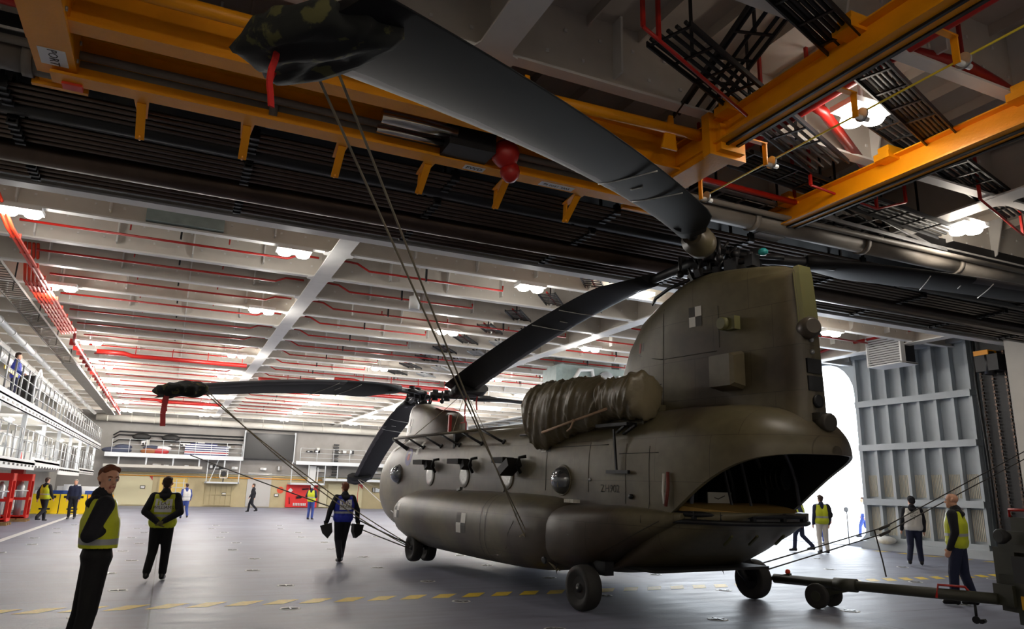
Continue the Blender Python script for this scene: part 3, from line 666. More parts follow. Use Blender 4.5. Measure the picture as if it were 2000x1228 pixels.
# green machinery on the right ceiling
mc = empty('winch_machinery', (14.6, 25.6, 5.55), 'grey green winch machine hung from the ceiling behind the tail blade', 'winch')
m = MB(); m.bb((-1.0, -.5, 0), (2.2, .6, 1.1)); m.bb((-1.2, -.55, .1), (-.9, .6, .95)); m.build('casing', M_['green'], mc)
m = MB(); m.lathe((1.1, -.5, .6), (0, -1, 0), [(0, .36), (.12, .36), (.14, .26), (.22, .26), (.24, .12), (.3, .1)], 22); m.build('drum', M_['whiterail'], mc)
m = MB(); m.tube([(-.6, -.6, .2), (-.2, -.65, .9), (.4, -.6, .95), (.5, -.6, .3)], .09); m.build('hose', M_['white'], mc)
m = MB(); m.bb((-.4, -.7, .1), (.0, -.5, .5)); m.bb((1.6, -.7, .3), (2.1, -.5, .8)); m.bb((-.8, -.3, 1.1), (-.7, .3, 2.0)); m.bb((1.9, -.3, 1.1), (2.0, .3, 2.0)); m.build('bracket', M_['steel'], mc)

# ---- yellow bridge crane and its rails (near bay)
cr = empty('bridge_crane', (2.3, 8.4, 6.05), 'yellow double-girder bridge crane spanning above the rotor blade', 'crane')
def girder(y0, z0, name, lab):
    m = MB()
    m.bb((-4.0, y0-.02, z0), (3.9, y0+.02, z0+.5)); m.bb((-4.0, y0-.12, z0-.02), (3.9, y0+.12, z0+.015)); m.bb((-4.0, y0-.12, z0+.48), (3.9, y0+.12, z0+.5))
    m.build(name, M_['yellow'], cr, label=lab)
girder(-.62, .12, 'bridge_girder', 'nearer yellow girder'); girder(.32, .0, 'bridge_girder', 'farther yellow girder')
m = MB()
for dy in (-.5, -.42): m.tube([(-3.8, dy, .22), (3.6, dy, .22)], .03, 8)
m.build('festoon_rail', M_['steel'], cr, label='steel tracks along the nearer girder')
m = MB(); m.bb((-3.6, .44, .04), (3.3, .54, .06)); m.build('cable_chain', M_['whiterail'], cr, label='pale cable chain')
for k in range(6):
    m = MB(); x = -3.1+k*1.18
    m.prism([(x-.08, .44, ), (x+.08, .44), (x+.05, .9), (x-.05, .9)], 2, -.02, .0); m.bar((x, .5, -.02), (x, .9, -.3), .1, .02); m.bar((x, .88, -.02), (x, .9, -.3), .1, .02)
    m.build('bracket', M_['yellow'], cr)
def end_truck(x, lab):
    m = MB(); m.bb((x-.2, -1.6, .05), (x+.2, .75, .42)); m.bb((x-.3, -1.5, .0), (x+.3, -1.35, .6)); m.bb((x-.28, .6, .0), (x+.28, .66, .5)); m.prism([(-1.6, .42), (.5, .42), (.3, .62), (-1.4, .62)], 0, x-.02, x+.02)
    o = m.build('end_truck', M_['yellow'], cr, label=lab)
    for dy in (-1.3, .45):
        q = MB(); q.lathe((x-.04, dy, .62), (1, 0, 0), [(0, .15), (.08, .15)], 18); q.build('truck_wheel', M_['dark'], o)
    q = MB()
    for dy in (-1.2, -.9, .1, .4):
        for dz in (.12, .34): q.lathe((x+(.2 if x > 0 else .2), dy, dz), (1, 0, 0), [(0, .025), (.02, .025)], 8)
    q.build('bolt', M_['steel'], o)
end_truck(-3.95, 'left end truck'); end_truck(3.95, 'right end truck')
m = MB(); m.tube([(.2, -1.15, .34), (4.1, -1.2, .42)], .075, 12); m.lathe((.2, -1.15, .34), (-1, 0, 0), [(0, .05), (.2, .05)], 10); m.build('drive_shaft', M_['yellow'], cr, label='round yellow drive shaft')
m = MB(); m.tube([(-3.9, -1.15, .34), (-.6, -1.15, .34)], .075, 12); m.build('drive_shaft', M_['yellow'], cr, label='round yellow drive shaft')
m = MB(); m.bb((.0, -1.27, .22), (.22, -1.03, .46)); m.build('drive_motor', M_['dark'], cr)
for x in (.95, 3.1): m = MB(); m.prism([(x, .1), (x+.25, .1), (x+.2, .6), (x+.14, .6)], 1, -1.2, -1.17); m.build('shaft_support', M_['yellow'], cr)
m = MB(); m.bb((.5, -.2, .0), (1.15, .2, .35)); m.build('hoist_body', M_['dark'], cr)
m = MB(); m.ell((1.35, -.05, .1), (.2, .2, .2)); m.ell((1.45, 0, -.12), (.14, .14, .16)); m.build('hoist_hook_block', M_['red'], cr)
m = MB(); m.tube([(-.4, -.15, .18), (.6, -.15, .18)], .09, 12); m.tube([(-.4, .08, .12), (.6, .08, .12)], .05, 10); m.build('hoist_cylinder', mat('chrome', (210, 206, 200), .18, metal=1), cr)
m = MB(); m.bb((-3.9+.0, .36, -.05), (-3.7, .5, .0)); m.build('warning_beacon', M_['orange_red'], cr)
def plate(par, txt, loc, w_, h_, rot, size):
    m = MB(); m.bb((-w_/2, -h_/2, -.006), (w_/2, h_/2, 0)); p = m.build('name_plate', M_['white'], par); p.location = loc; p.rotation_euler = rot
    lettering(txt, p, (0, 0, .002), (0, 0, 0), size, M_['decald'])
def lettering(txt, par, loc, rot, size, mt, proj=None):
    c = bpy.data.curves.new('lettering', 'FONT'); c.body = txt; c.size = size; c.align_x = 'CENTER'; c.align_y = 'CENTER'; c.extrude = .001; c.resolution_u = 2; c.space_line = .9
    o = bpy.data.objects.new('lettering', c); col.objects.link(o)
    bpy.context.view_layer.update()
    me = bpy.data.meshes.new_from_object(o.evaluated_get(bpy.context.evaluated_depsgraph_get()))
    bpy.data.objects.remove(o); me.materials.clear(); me.materials.append(mt)
    if proj: proj(me)
    o = bpy.data.objects.new('lettering', me); col.objects.link(o); o.parent = par; o.location = loc; o.rotation_euler = rot
    return o
plate(cr, 'PORT', (-3.95, .0, .045), .34, .26, (pi, 0, radians(90)), .13)
plate(cr, 'FWD', (1.05, .33, -.025), .3, .13, (pi, 0, radians(0)), .11)
plate(cr, 'SWL 1500 kg', (2.35, .33, -.025), .55, .13, (pi, 0, pi), .08)
plate(cr, 'STBD', (3.95, .25, .045), .26, .16, (pi, 0, radians(90)), .09)
def crane_rail(x, y0, y1, z, label):
    t = empty('crane_rail', (x, y0, z), label, 'crane rail'); L = y1-y0
    m = MB(); m.bb((-.15, 0, 0), (.15, L, .025)); m.bb((-.012, 0, .0), (.012, L, .36)); m.bb((-.13, 0, .34), (.13, L, .36)); m.build('rail_beam', M_['yellow'], t)
    m = MB(); m.bb((.15, 0, -.02), (.2, L, .02)); m.bb((-.02, 0, -.03), (.02, L, 0)); m.build('conductor_strip', M_['dark'], t)
    k = .7
    while k < L:
        q = MB(); q.bb((-.24, k, .3), (.24, k+.25, .4)); q.bb((-.2, k+.02, .4), (.2, k+.2, ZF-z)); q.build('rail_clip', M_['yellow'], t); k += 1.9
    return t
RZ = 6.2
crane_rail(6.15, 2.0, 8.3, RZ, 'orange crane rail ending at the yellow bridge crane')
e = crane_rail(9.1, 2.0, 9.25, RZ, 'orange crane rail with a pale end plate right of the bridge crane')
m = MB(); m.bb((-.3, 7.05, -.05), (.3, 7.3, -.02)); m.build('end_plate', M_['flange'], e)
crane_rail(-1.75, 2.0, 8.3, RZ, 'orange crane rail at the left end of the bridge crane')
# taut yellow line on pulley arms beside the near rail
m = MB(); m.tube([(6.72, 2.5, 6.0), (6.72, 8.0, 6.0)], .012, 6); tag(m.build('guide_line', mat('yellow_line', (220, 200, 50), .5)), 'taut thin yellow line beside the nearer crane rail', 'cable')
for i, y in enumerate((4.0, 5.2, 6.6, 7.9)):
    t = empty('pulley_arm', (6.5, y, 6.2), 'orange arm with a pulley on the yellow line, number %s from the crane' % ['four', 'three', 'two', 'one'][i], 'pulley')
    m = MB(); m.bar((-.2, 0, 0), (.12, 0, 0), .07, .02); m.bar((.1, 0, .0), (.1, 0, -.3), .07, .02); m.build('arm', M_['yellow'], t)
    m = MB(); m.tube([(.1, 0, -.28), (.3, 0, -.28)], .03, 10); m.build('spindle', M_['whitepaint'], t)
    m = MB(); m.lathe((.19, 0, -.24), (1, 0, 0), [(0, .085), (.012, .06), (.024, .085)], 18); m.build('pulley', M_['steel'], t)
cb = empty('crane_control_box', (9.15, 4.15, 5.95), 'cream control box with green and red beacons at the right edge of the ceiling', 'control box')
m = MB(); m.bb((-.2, -.3, 0), (.35, .45, .35)); m.bb((.1, -.3, -.2), (.3, .1, 0)); m.build('box', mat('cream_paint', (208, 204, 180), .5), cb)
for z, c in ((-.32, 'green'), (-.40, 'red'), (-.48, 'orange_red')): m = MB(); m.lathe((.15, .1, z), (0, 0, 1), [(0, .05), (.06, .05)], 12); m.build('beacon', M_[c], cb)
# big pipes at the top centre
m = MB(); m.tube([(2.0, 5.5, 6.9), (3.2, 5.2, 6.8), (3.6, 4.4, 6.8), (3.7, 2, 6.8)], .17, 14); m.lathe((2.9, 5.28, 6.83), (1, -.2, 0), [(0, .2), (.12, .2)], 14)
tag(m.build('grey_duct', M_['greypipe']), 'fat grey pipe bend at the top centre beside the near blade', 'pipe')

# ================================================================== left gallery
for k in range(5):  # strip lights added under the deck to brighten the left gallery
    y = 25+k*7.5
    t = empty('gallery_fill_strip', (-5.6, y, 3.85), 'white fill strip light added under the upper gallery, %s from the near end' % ORD[k], 'light')
    m = MB(); m.bb((-.1, -.6, .0), (.1, .6, .06)); m.build('housing', M_['white'], t)
    m = MB(); m.tube([(0, -.55, -.03), (0, .55, -.03)], .03, 8); m.build('tube', M_['lamp'], t)
    ld = bpy.data.lights.new('gallery_fill_light', 'POINT'); ld.energy = 110; ld.shadow_soft_size = .2; ld.color = (1, .98, .95)
    lo = bpy.data.objects.new('gallery_fill_light', ld); col.objects.link(lo); lo.location = (-5.3, y, 3.7)
gl = empty('side_gallery', (-4.6, 14, 4.2), 'long white railed upper gallery running along the left wall', 'gallery')
m = MB(); m.bb((-2.6, 0, -.12), (0, 46.5, -.06)); m.bb((-.05, 0, -.3), (.0, 46.5, .08)); m.bb((-.25, 0, -.3), (0, 46.5, -.28)); m.build('deck', M_['white'], gl)
m = MB()
for k in range(60): m.bb((-.0, .4+k*.77, -.24), (.006, .75+k*.77, -.17))
m.build('fascia_slot', M_['dark'], gl)
railing(gl, (-.06, .4, 0), (-.06, 46, 0), 1.1, 38, M_['steel'], .03)
for k in range(10): m = MB(); m.bb((-2.5, .6+k*5.0, -.35), (-.1, .75+k*5.0, -.12)); m.build('cross_beam', M_['wall'], gl)
gl2 = empty('side_gallery', (-4.6, 22, 2.3), 'lower white gallery with slotted fascia along the left wall', 'gallery')
m = MB()
for a, b_, z in ((0, 11, 0), (11, 18, .12), (18, 27, -.08), (27, 36, .05)):
    m.bb((-2.6, a, z-.08), (0, b_, z)); m.bb((-.05, a, z-.26), (0, b_, z+.08))
m.build('deck', M_['white'], gl2)
m = MB()
for k in range(46): m.bb((0, .4+k*.77, -.16), (.006, .72+k*.77, -.09))
m.build('fascia_slot', M_['dark'], gl2)
railing(gl2, (-.06, .4, 0), (-.06, 35.5, 0), 1.1, 30, M_['steel'], .026)
for k in range(9):
    m = MB(); m.bb((-.22, -1+k*4.6, 0), (-.08, -.86+k*4.6, 1.9)); o = m.build('column', M_['whiterail'], gl2)
# white equipment along the left wall under and over the galleries
random.seed(8); cz = {}
for k in range(34):
    y = 20+k*1.15; z = random.choice([2.4, 3.0, .3, 4.3, 4.35]); h_ = random.uniform(.5, 1.3)
    m = MB(); m.bb((XL+.02, y, z), (XL+random.uniform(.3, .9), y+random.uniform(.4, .9), z+h_)); m.bb((XL+.1, y+.1, z+h_), (XL+.3, y+.3, z+h_+.2), 1)
    tag(m.build('white_cabinet', [M_['white'], M_['steel']]), 'white cabinet on the %s of the left wall, %s from the near end' % ({2.4: 'lower gallery', 3.0: 'upper part', .3: 'foot', 4.3: 'upper gallery', 4.35: 'upper gallery edge'}[z], ORD[cz.setdefault(z, -1)+1]), 'cabinet', 'white cabinets along the left wall'); cz[z] += 1
for k in range(7):
    m = MB(); yy = 25+k*3.1; m.tube([(XL+.5, yy, 2.4), (XL+.55, yy+.5, 3.6), (XL+.5, yy+2.4, 3.65), (XL+.5, yy+2.8, 2.5)], .07, 8)
    tag(m.build('white_pipe', M_['white']), 'white bent pipe behind the lower gallery rail, %s from the near end' % ORD[k], 'pipe', 'bent white pipes behind the lower rail')
m = MB(); m.bb((-7.15, 27.2, 4.2), (-5.6, 29.2, 5.5)); m.build
tag(m.build('white_container', M_['white']), 'big white casing on the upper gallery beside the person in blue', 'container')
hp = empty('hazard_barrier', (-4.9, 26.3, 4.95), 'black and yellow striped bar on the upper gallery', 'barrier')
m = MB()
for k in range(14): m.bb((0, k*.16, 0), (.03, k*.16+.16, .14), k % 2)
m.build('striped_board', [M_['plasticyellow'], M_['black']], hp)
rl = empty('hose_reel', (-5.1, 32.2, 5.0), 'big black and white hose reel on the upper gallery', 'reel')
m = MB(); 
for dy in (-.3, .3):
    R = [[(dy, .75*cos(2*pi*k/24)*s_, .75*sin(2*pi*k/24)*s_) for k in range(24)] for s_ in (1, .86)]
    m.rings(R, True, False)
    for k in range(8): m.bar((dy, 0, 0), (dy, .75*cos(pi*k/4), .75*sin(pi*k/4)), .04, .04)
m.build('reel_frame', M_['white'], rl)
m = MB(); m.lathe((-.28, 0, 0), (1, 0, 0), [(0, .5), (.56, .5)], 24); m.build('hose', M_['black'], rl)
m = MB(); m.bb((-.35, -.1, -.8), (-.3, .1, 0)); m.bb((.3, -.1, -.8), (.35, .1, 0)); m.build('stand', M_['steel'], rl)
# gas bottle racks
def bottle_rack(x, y, n, label):
    t = empty('bottle_rack', (x, y, .14), label, 'rack')
    m = MB(); W = .34*n+.3
    for a in (0, W): 
        for d in (0, .7): m.bb((a-.05, d-.05, 0), (a+.05, d+.05, 1.75))
    for z in (.06, .78): m.bb((0, -.06, z-.05), (W, -.0, z+.05)); m.bb((0, .7, z-.05), (W, .76, z+.05))
    m.bb((-.05, -.08, 1.5), (W+.05, .78, 1.78)); m.bb((-.05, -.06, 0), (W+.05, .76, .06)); m.bb((W-.02, 0, .0), (W+.04, .7, .12)); m.bb((W-.02, 0, .72), (W+.04, .7, .84)); m.build('rack_frame', mat('rack_red', (222, 36, 24), .4), t)
    m = MB(); m.tube([(0, -.08, 1.12), (W, -.08, 1.1)], .025, 6); m.build('strap', M_['white'], t)
    for k in range(n):
        q = MB(); q.lathe((x+.32+.34*k, y+.2, .2), (0, 0, 1), [(0, .14), (1.2, .14), (1.32, .07), (1.4, .04)], 16)
        tag(q.build('gas_cylinder', mat('cylinder_grey', (142, 142, 140), .35, metal=.4) if False else M_['alu']), 'grey gas cylinder in the %s red rack, %s from the left' % ('nearer' if n == 4 else 'farther', ORD[k]), 'cylinder', 'gas cylinders in the red racks')
    pl = empty('wooden_pallet', (x-.1, y-.1, 0), 'wooden pallet under the '+label.split(' holding')[0], 'pallet')
    m = MB()
    for k in range(3): m.bb((0, .05+k*.4, 0), (W+.2, .15+k*.4, .09))
    m.build('bearer', M_['wood'], pl)
    m = MB()
    for k in range(6): m.bb((k*(W+.1)/6, 0, .09), (k*(W+.1)/6+.18, 1.0, .13))
    m.build('deck_board', M_['wood'], pl)
bottle_rack(-7.0, 33.6, 4, 'nearer red rack holding grey gas cylinders')
bottle_rack(-6.5, 36.8, 3, 'farther red rack holding grey gas cylinders')
m = MB(); m.bb((-6.6, 41, 1.2), (-6.1, 41.6, 2.3)); m.tube([(-6.3, 41, 2.3), (-6.3, 40.6, 2.9)], .06); tag(m.build('red_valve_unit', M_['red']), 'red valve unit on the wall above the red racks', 'valve')
# yellow plastic barriers
for k in range(3):
    t = empty('plastic_barrier', (-6.2+k*1.25, 45.6, 0), 'yellow plastic barrier panel, %s of the three' % ['leftmost', 'middle', 'rightmost'][k], 'barrier')
    m = MB(); m.bb((0, 0, .0), (1.2, .1, 1.0)); m.bb((.0, -.15, 0), (.3, .25, .06)); m.bb((.9, -.15, 0), (1.2, .25, .06)); m.build('panel', M_['plasticyellow'] if k < 2 else mat('barrier_orange', (240, 170, 20), .45), t)
    m = MB()
    for (a, c, d, e_) in ((.15, .8, .15, .12), (.9, .8, .15, .12), (.35, .68, .5, .08), (.55, .35, .1, .3), (.35, .2, .5, .08), (.45, .06, .3, .06)): m.bb((a, -.012, c), (a+d, 0, c+e_))
    m.build('moulded_slot', M_['dark'], t)
m = MB(); m.bb((-5.3, 46.6, 0), (-3.4, 48.5, 1.4)); m.bb((-5.0, 46.58, .9), (-4.2, 46.6, 1.5)); tag(m.build('white_vehicle_cab', M_['white']), 'white tractor body parked behind the yellow barriers', 'vehicle')
for k, x in enumerate((-5.4, -3.9)): m = MB(); m.bb((x, 45.9, 0), (x+.8, 46.4, 1.18)); tag(m.build('blue_crate', M_['blue']), '%s blue crate behind the yellow barriers' % ('left' if k == 0 else 'right'), 'crate')
# ================================================================== the twin-rotor helicopter
HX, HY, HD, HP = 7.58, 10.1, .088, .012
heli = empty('helicopter', (HX, HY, 0), 'big olive green twin-rotor transport helicopter parked in the hangar', 'helicopter', rot=(0, -HP, pi/2+HD))
HM = Euler((0, -HP, pi/2+HD)).to_matrix().to_4x4(); HM.translation = Vector((HX, HY, 0))
def H2W(p): return HM @ Vector(p)
def interp(tab, x):
    if x <= tab[0][0]: return tab[0][1:]
    for a, b_ in zip(tab, tab[1:]):
        if x <= b_[0]:
            t = (x-a[0])/(b_[0]-a[0]); return [a[i]+(b_[i]-a[i])*t for i in range(1, len(a))]
    return tab[-1][1:]
def smooth_tab(tab, x):
    if x < -2.79: return interp(tab, x)
    s_ = [0]*(len(tab[0])-1)
    for d, wt in ((-.16, .2), (-.08, .2), (0, .2), (.08, .2), (.16, .2)):
        v = interp(tab, x+d)
        for i in range(len(s_)): s_[i] += v[i]*wt
    return s_
# x, zb, zt, halfwidth, exponent, rim z
FT = [(-3.14, 2.24, 2.40, .10, 2.0, 2.28), (-3.12, 2.16, 2.46, .22, 2.1, 2.28), (-3.06, 2.06, 2.56, .38, 2.2, 2.28), (-2.95, 1.9, 2.68, .58, 2.3, 2.28), (-2.8, 1.65, 2.78, .78, 2.5, 2.26), (-2.6, 1.35, 2.9, 1.0, 2.8, 2.22), (-2.2, 1.05, 2.98, 1.15, 3, 2.05), (-1.8, .85, 3.02, 1.22, 3.2, 1.80), (-1.4, .7, 3.04, 1.25, 3.4, 1.50), (-.8, .6, 3.02, 1.26, 3.6, 1.12), (0, .5, 3.0, 1.27, 3.8, .62), (.4, .48, 2.98, 1.27, 3.8, .3), (9.2, .48, 2.98, 1.27, 3.8, .3), (10.2, .5, 2.92, 1.2, 3.4, .3), (11.0, .6, 2.72, 1.08, 2.8, .3), (11.7, .85, 2.35, .85, 2.4, .3), (12.2, 1.1, 1.95, .55, 2.2, .3), (12.45, 1.35, 1.65, .15, 2.0, .3)]
def fus_ring(x, n=48, rim=True, shrink=0):
    zb, zt, wd, ex, zr = smooth_tab(FT, x)
    zc, hh = (zb+zt)/2, (zt-zb)/2-shrink; wd = max(wd-shrink, .02); a0 = 0
    if rim and zr > zb+.001:
        c = max(-1, min(1, (zc-zr)/max(hh, .01))); s_ = 1 if c > 0 else -1
        a0 = acos(s_*min(1, abs(c)**(ex/2)))
    R = []
    for k in range(n+1):
        t = a0+(2*pi-2*a0)*k/n; sy, cz = sin(t), -cos(t)
        y = wd*(1 if sy > 0 else -1)*abs(sy)**(2/ex); z = zc+hh*(1 if cz > 0 else -1)*abs(cz)**(2/ex)
        R.append((x, y, z))
    return R
xs = [-3.14, -3.13, -3.12, -3.09, -3.06, -3.0]+[-2.9+.12*i for i in range(28)]+[.5+.45*i for i in range(21)]+[10.0, 10.4, 10.8, 11.1, 11.4, 11.7, 11.9, 12.1, 12.25, 12.38, 12.45]
fm = MB(); fm.rings([fus_ring(x) for x in xs], False, False, 0, True)
b0 = len(fm.f)
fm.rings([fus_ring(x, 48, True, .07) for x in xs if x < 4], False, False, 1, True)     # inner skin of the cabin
# close the rim between the skins
xs2 = [x for x in xs if x < .2]
for side in (0, 48):
    a = [fus_ring(x)[side] for x in xs2]; c = [fus_ring(x, 48, True, .07)[side] for x in xs2]
    fm.rings([a, c], False, False, 0, True)
a = fus_ring(-3.14); c = fus_ring(-3.14, 48, True, .07); fm.rings([a, c], False, False, 0, True)
# roof tunnel between the pylons
T = []
for x in (-.5, 0, 2, 4, 6, 8.2, 9.0):
    T.append([(x, .42*cos(pi*k/10), 2.9+.2*sin(pi*k/10)**.6) for k in range(11)])
fm.rings(T, False, False, 0, True)
fm.add(fus_ring(-3.14), [tuple(range(49))], 0)
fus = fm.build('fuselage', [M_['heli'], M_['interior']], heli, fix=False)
fv = [Vector(v) for v in fm.v]; BV = {'v': list(fv), 'f': [f for f in fm.f[:b0]]}
def add_bv(mb):
    o = len(BV['v']); BV['v'] += [Vector(v) for v in mb.v]; BV['f'] += [[i+o for i in f] for f in mb.f]
# sponson fuel tanks, both sides: x, zb, zt, centre y, half width
ST = [(.55, .75, 1.35, 1.1, .35), (.8, .52, 1.48, 1.12, .62), (1.1, .44, 1.56, 1.12, .73), (1.6, .37, 1.61, 1.12, .78), (2.4, .33, 1.63, 1.12, .79), (4.0, .31, 1.64, 1.12, .79), (6.2, .32, 1.63, 1.12, .79), (7.2, .38, 1.60, 1.12, .77), (7.8, .50, 1.5, 1.12, .70), (8.15, .66, 1.36, 1.12, .60), (8.38, .86, 1.16, 1.12, .40)]
AT = [(-1.5, 1.38, 1.47, 1.12, .10), (-1.1, 1.2, 1.5, 1.12, .24), (-.7, 1.02, 1.52, 1.12, .38), (-.3, .82, 1.53, 1.12, .55), (.15, .6, 1.52, 1.12, .68), (.4, .55, 1.52, 1.12, .70), (.9, .5, 1.5, 1.12, .72), (1.35, .52, 1.42, 1.12, .64), (1.55, .6, 1.3, 1.12, .5)]
def blob_ring(T, x, s_, ex=2.7, n=28):
    zb, zt, yc, hw = interp(T, x); R = []
    for k in range(n):
        t = 2*pi*k/n; c, q = cos(t), sin(t)
        R.append((x, s_*(yc+hw*(1 if c > 0 else -1)*abs(c)**(2/ex)), (zb+zt)/2+(zt-zb)/2*(1 if q > 0 else -1)*abs(q)**(2/ex)))
    return R
for s_ in (1, -1):
    m = MB(); m.rings([blob_ring(ST, x, s_) for x in [.55, .65, .8, .95, 1.1, 1.35, 1.6, 2, 2.4, 3.2, 4, 5, 6.2, 6.8, 7.2, 7.5, 7.8, 8.0, 8.15, 8.28, 8.38]], True, True, 0, True)
    for x in (.60+2.35, 3.15, 7.75):         # raised tank bands
        r1 = blob_ring(ST, x, s_); r2 = blob_ring(ST, x+.02, s_)
        m.rings([[(p[0], s_*1.12+(p[1]-s_*1.12)*1.004, .97+(p[2]-.97)*1.004) for p in r] for r in (r1, r2)], True, False, 1, True)
    m.build('fuel_tank_sponson', [M_['heli'], M_['decald']], heli)
    if s_ == 1: add_bv(m)
    m = MB(); m.rings([blob_ring(AT, x, s_, 3.0) for x in [-1.5, -1.3, -1.1, -.9, -.7, -.5, -.3, -.1, .15, .3, .6, .9, 1.15, 1.35, 1.47, 1.55]], True, True, 0, True)
    m.build('gear_sponson', M_['heli'], heli)
    if s_ == 1: add_bv(m)
    m = MB(); m.tube([(.25, s_*1.5, .75), (.02, s_*1.55, .42), (0, s_*1.62, .33), (0, s_*1.72, .33)], [.07, .06, .05, .05], 10); m.bb((-.2, s_*1.45-.08, .5), (.3, s_*1.45+.08, .7)); m.build('rear_gear_leg', M_['dark'], heli)
    m = MB(); m.tube([(6.86, s_*1.4, .75), (6.86, s_*1.45, .33)], .07, 10); m.tube([(6.86, s_*1.2, .33), (6.86, s_*1.75, .33)], .04, 8); m.build('front_gear_leg', M_['dark'], heli)
    def wheel(x, y, r_, wd, name):
        m = MB(); pr_ = []
        for k in range(13):
            a = -pi/2+pi*k/12; pr_.append((wd/2*sin(a)*(1.0), r_-.06+.06*cos(a)**.6 if abs(sin(a)) < .999 else r_-.09))
        pr_ = [(-wd/2*.6, r_*.5), (-wd/2, r_*.72)]+[(wd/2*sin(-pi/2+pi*k/12)*1.0, r_*.86+r_*.14*max(0, cos(-pi/2+pi*k/12))**.55) for k in range(1, 12)]+[(wd/2, r_*.72), (wd/2*.6, r_*.5)]
        m.lathe((x, y, r_), (0, s_, 0), pr_, 36); o = m.build(name, M_['tyre'], heli)
        q = MB(); q.lathe((x, y, r_), (0, s_, 0), [(-wd*.3, r_*.5), (wd*.22, r_*.5), (wd*.27, r_*.46), (wd*.2, r_*.4), (wd*.2, r_*.24), (wd*.38, r_*.2), (wd*.4, r_*.08)], 20); q.build('wheel_hub', M_['dark'], o)
        q = MB()
        for k in range(6): q.lathe((x+r_*.31*cos(k*pi/3), y+s_*wd*.21, r_+r_*.31*sin(k*pi/3)), (0, s_, 0), [(0, .02), (.015, .02)], 8)
        q.lathe((x, y+s_*wd*.4, r_), (0, s_, 0), [(0, .022), (.02, .018)], 10); q.build('wheel_bolt', M_['steel'], o)
    wheel(0, s_*1.78, .325, .25, 'rear_wheel')
    wheel(6.86, s_*1.32, .31, .22, 'front_wheel'); wheel(6.86, s_*1.66, .31, .22, 'front_wheel')
# mooring eyes under the body
for (x, y, z) in ((.95, 1.62, .5), (-.2, -.9, .55)):
    m = MB(); m.tube([(x, y, z+.06), (x+.04, y, z-.03), (x, y, z-.12), (x-.04, y, z-.03), (x, y, z+.06)], .012, 6); m.build('mooring_ring', M_['dark'], heli)
# ramp: folded up under the rear opening
def ramp_ring(x, n=24):
    zr = smooth_tab(FT, x)[4]; zb = interp([(-2.25, 1.5), (-2.1, 1.40), (-1.5, 1.08), (-.8, .72), (-.3, .54), (.15, .48)], x)[0]
    hw = interp([(-2.25, .35), (-2.15, .62), (-1.9, .92), (-1.5, 1.14), (-1.0, 1.2), (.15, 1.22)], x)[0]
    zt = min(zr+.02, 1.5) if x < -.2 else max(zr, .62)
    R = []
    for k in range(n+1):
        t = pi*k/n; y = hw*cos(t)/max(abs(cos(t)), .0001)*abs(cos(t))**.55 if abs(cos(t)) > 1e-6 else 0
        R.append((x, y, zt-(zt-zb)*abs(sin(t))**.45))
    return R
m = MB(); m.rings([ramp_ring(x) for x in (.15, 0, -.2, -.4, -.7, -1.0, -1.3, -1.5, -1.7, -1.9, -2.05, -2.15, -2.25)], True, True, 0, True)
ramp = m.build('rear_ramp', M_['heli'], heli)
m = MB()
for x, hw in ((-1.0, 1.13), (-1.35, 1.1), (-1.6, 1.0), (-1.85, .82), (-2.05, .55)): pass
sl = [(-.95, 1.12), (-1.35, 1.1), (-1.72, .9), (-2.0, .5), (-2.05, 0), (-2.0, -.5), (-1.72, -.9), (-1.35, -1.1), (-.95, -1.12)]
m.rings([[(x, y, 1.44) for x, y in sl], [(x, y, 1.70+.1*(x+.0)+.0) for x, y in sl]], True, True, 0, False)
m.build('ramp_sill', M_['rampfloor'], ramp, label='worn tan surface at the ramp edge')
m = MB()
lip = [(-1.3, 1.2), (-1.62, 1.08), (-1.9, .86), (-2.14, .5), (-2.22, 0), (-2.14, -.5), (-1.9, -.86), (-1.62, -1.08), (-1.3, -1.2)]
m.tube([(x, y, 1.46) for x, y in lip], .04, 10); m.tube([(x-.03, y*1.02, 1.36) for x, y in lip], .035, 10)
for x, y in lip[1:-1]: m.bb((x-.03, y-.03, 1.36), (x+.03, y+.03, 1.5))
m.build('ramp_lip', M_['dark'], ramp)
m = MB()
for y in (-.55, 0, .5): m.bar((-1.75, y, 1.17), (-1.5, y-.1, 1.03), .03, .03)
m.bar((-.1, 1.2, .78), (-1.2, 1.24, 1.32), .05, .06); m.bar((-.1, -1.2, .78), (-1.3, -1.22, 1.38), .05, .12)
m.build('ramp_skid', M_['heli2'], ramp)
m = MB(); m.bb((-1.05, -.24, 1.60), (-1.03, .24, 1.76)); c = m.build('paper_notice', M_['decalw'], heli, label='white card standing on the ramp')
m = MB(); m.bar((-1.056, .12, 1.68), (-1.056, .04, 1.66), .003, .012); m.bar((-1.056, .04, 1.66), (-1.056, -.1, 1.71), .003, .012); m.build('ink_mark', M_['decald'], c)
# cabin interior: floor, end wall, frames, hoses
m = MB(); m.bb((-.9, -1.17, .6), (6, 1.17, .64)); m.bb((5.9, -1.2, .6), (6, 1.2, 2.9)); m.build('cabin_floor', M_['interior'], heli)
m = MB()
for x in (-1.6, -1.0, -.3, .6): m.tube([(x, 1.1*cos(pi*k/12), 1.6+1.2*sin(pi*k/12)) for k in range(13)], .03, 6)
m.bb((-.8, .5, 1.55), (-.74, .56, 2.8)); m.bar((-1.2, -.1, 1.55), (-1.0, .0, 2.7), .03, .03); m.bar((-1.3, -.4, 1.55), (-1.1, -.3, 2.7), .03, .03)
m.build('cabin_frame', mat('cabin_grey', (74, 76, 82), .5), heli)
m = MB()
for k in range(5): m.lathe((-1.2-.1*k, -.85, 2.0), (1, .3, 0), [(0, .18), (.03, .18)], 14)
m.build('cabin_hose', M_['dark'], heli)

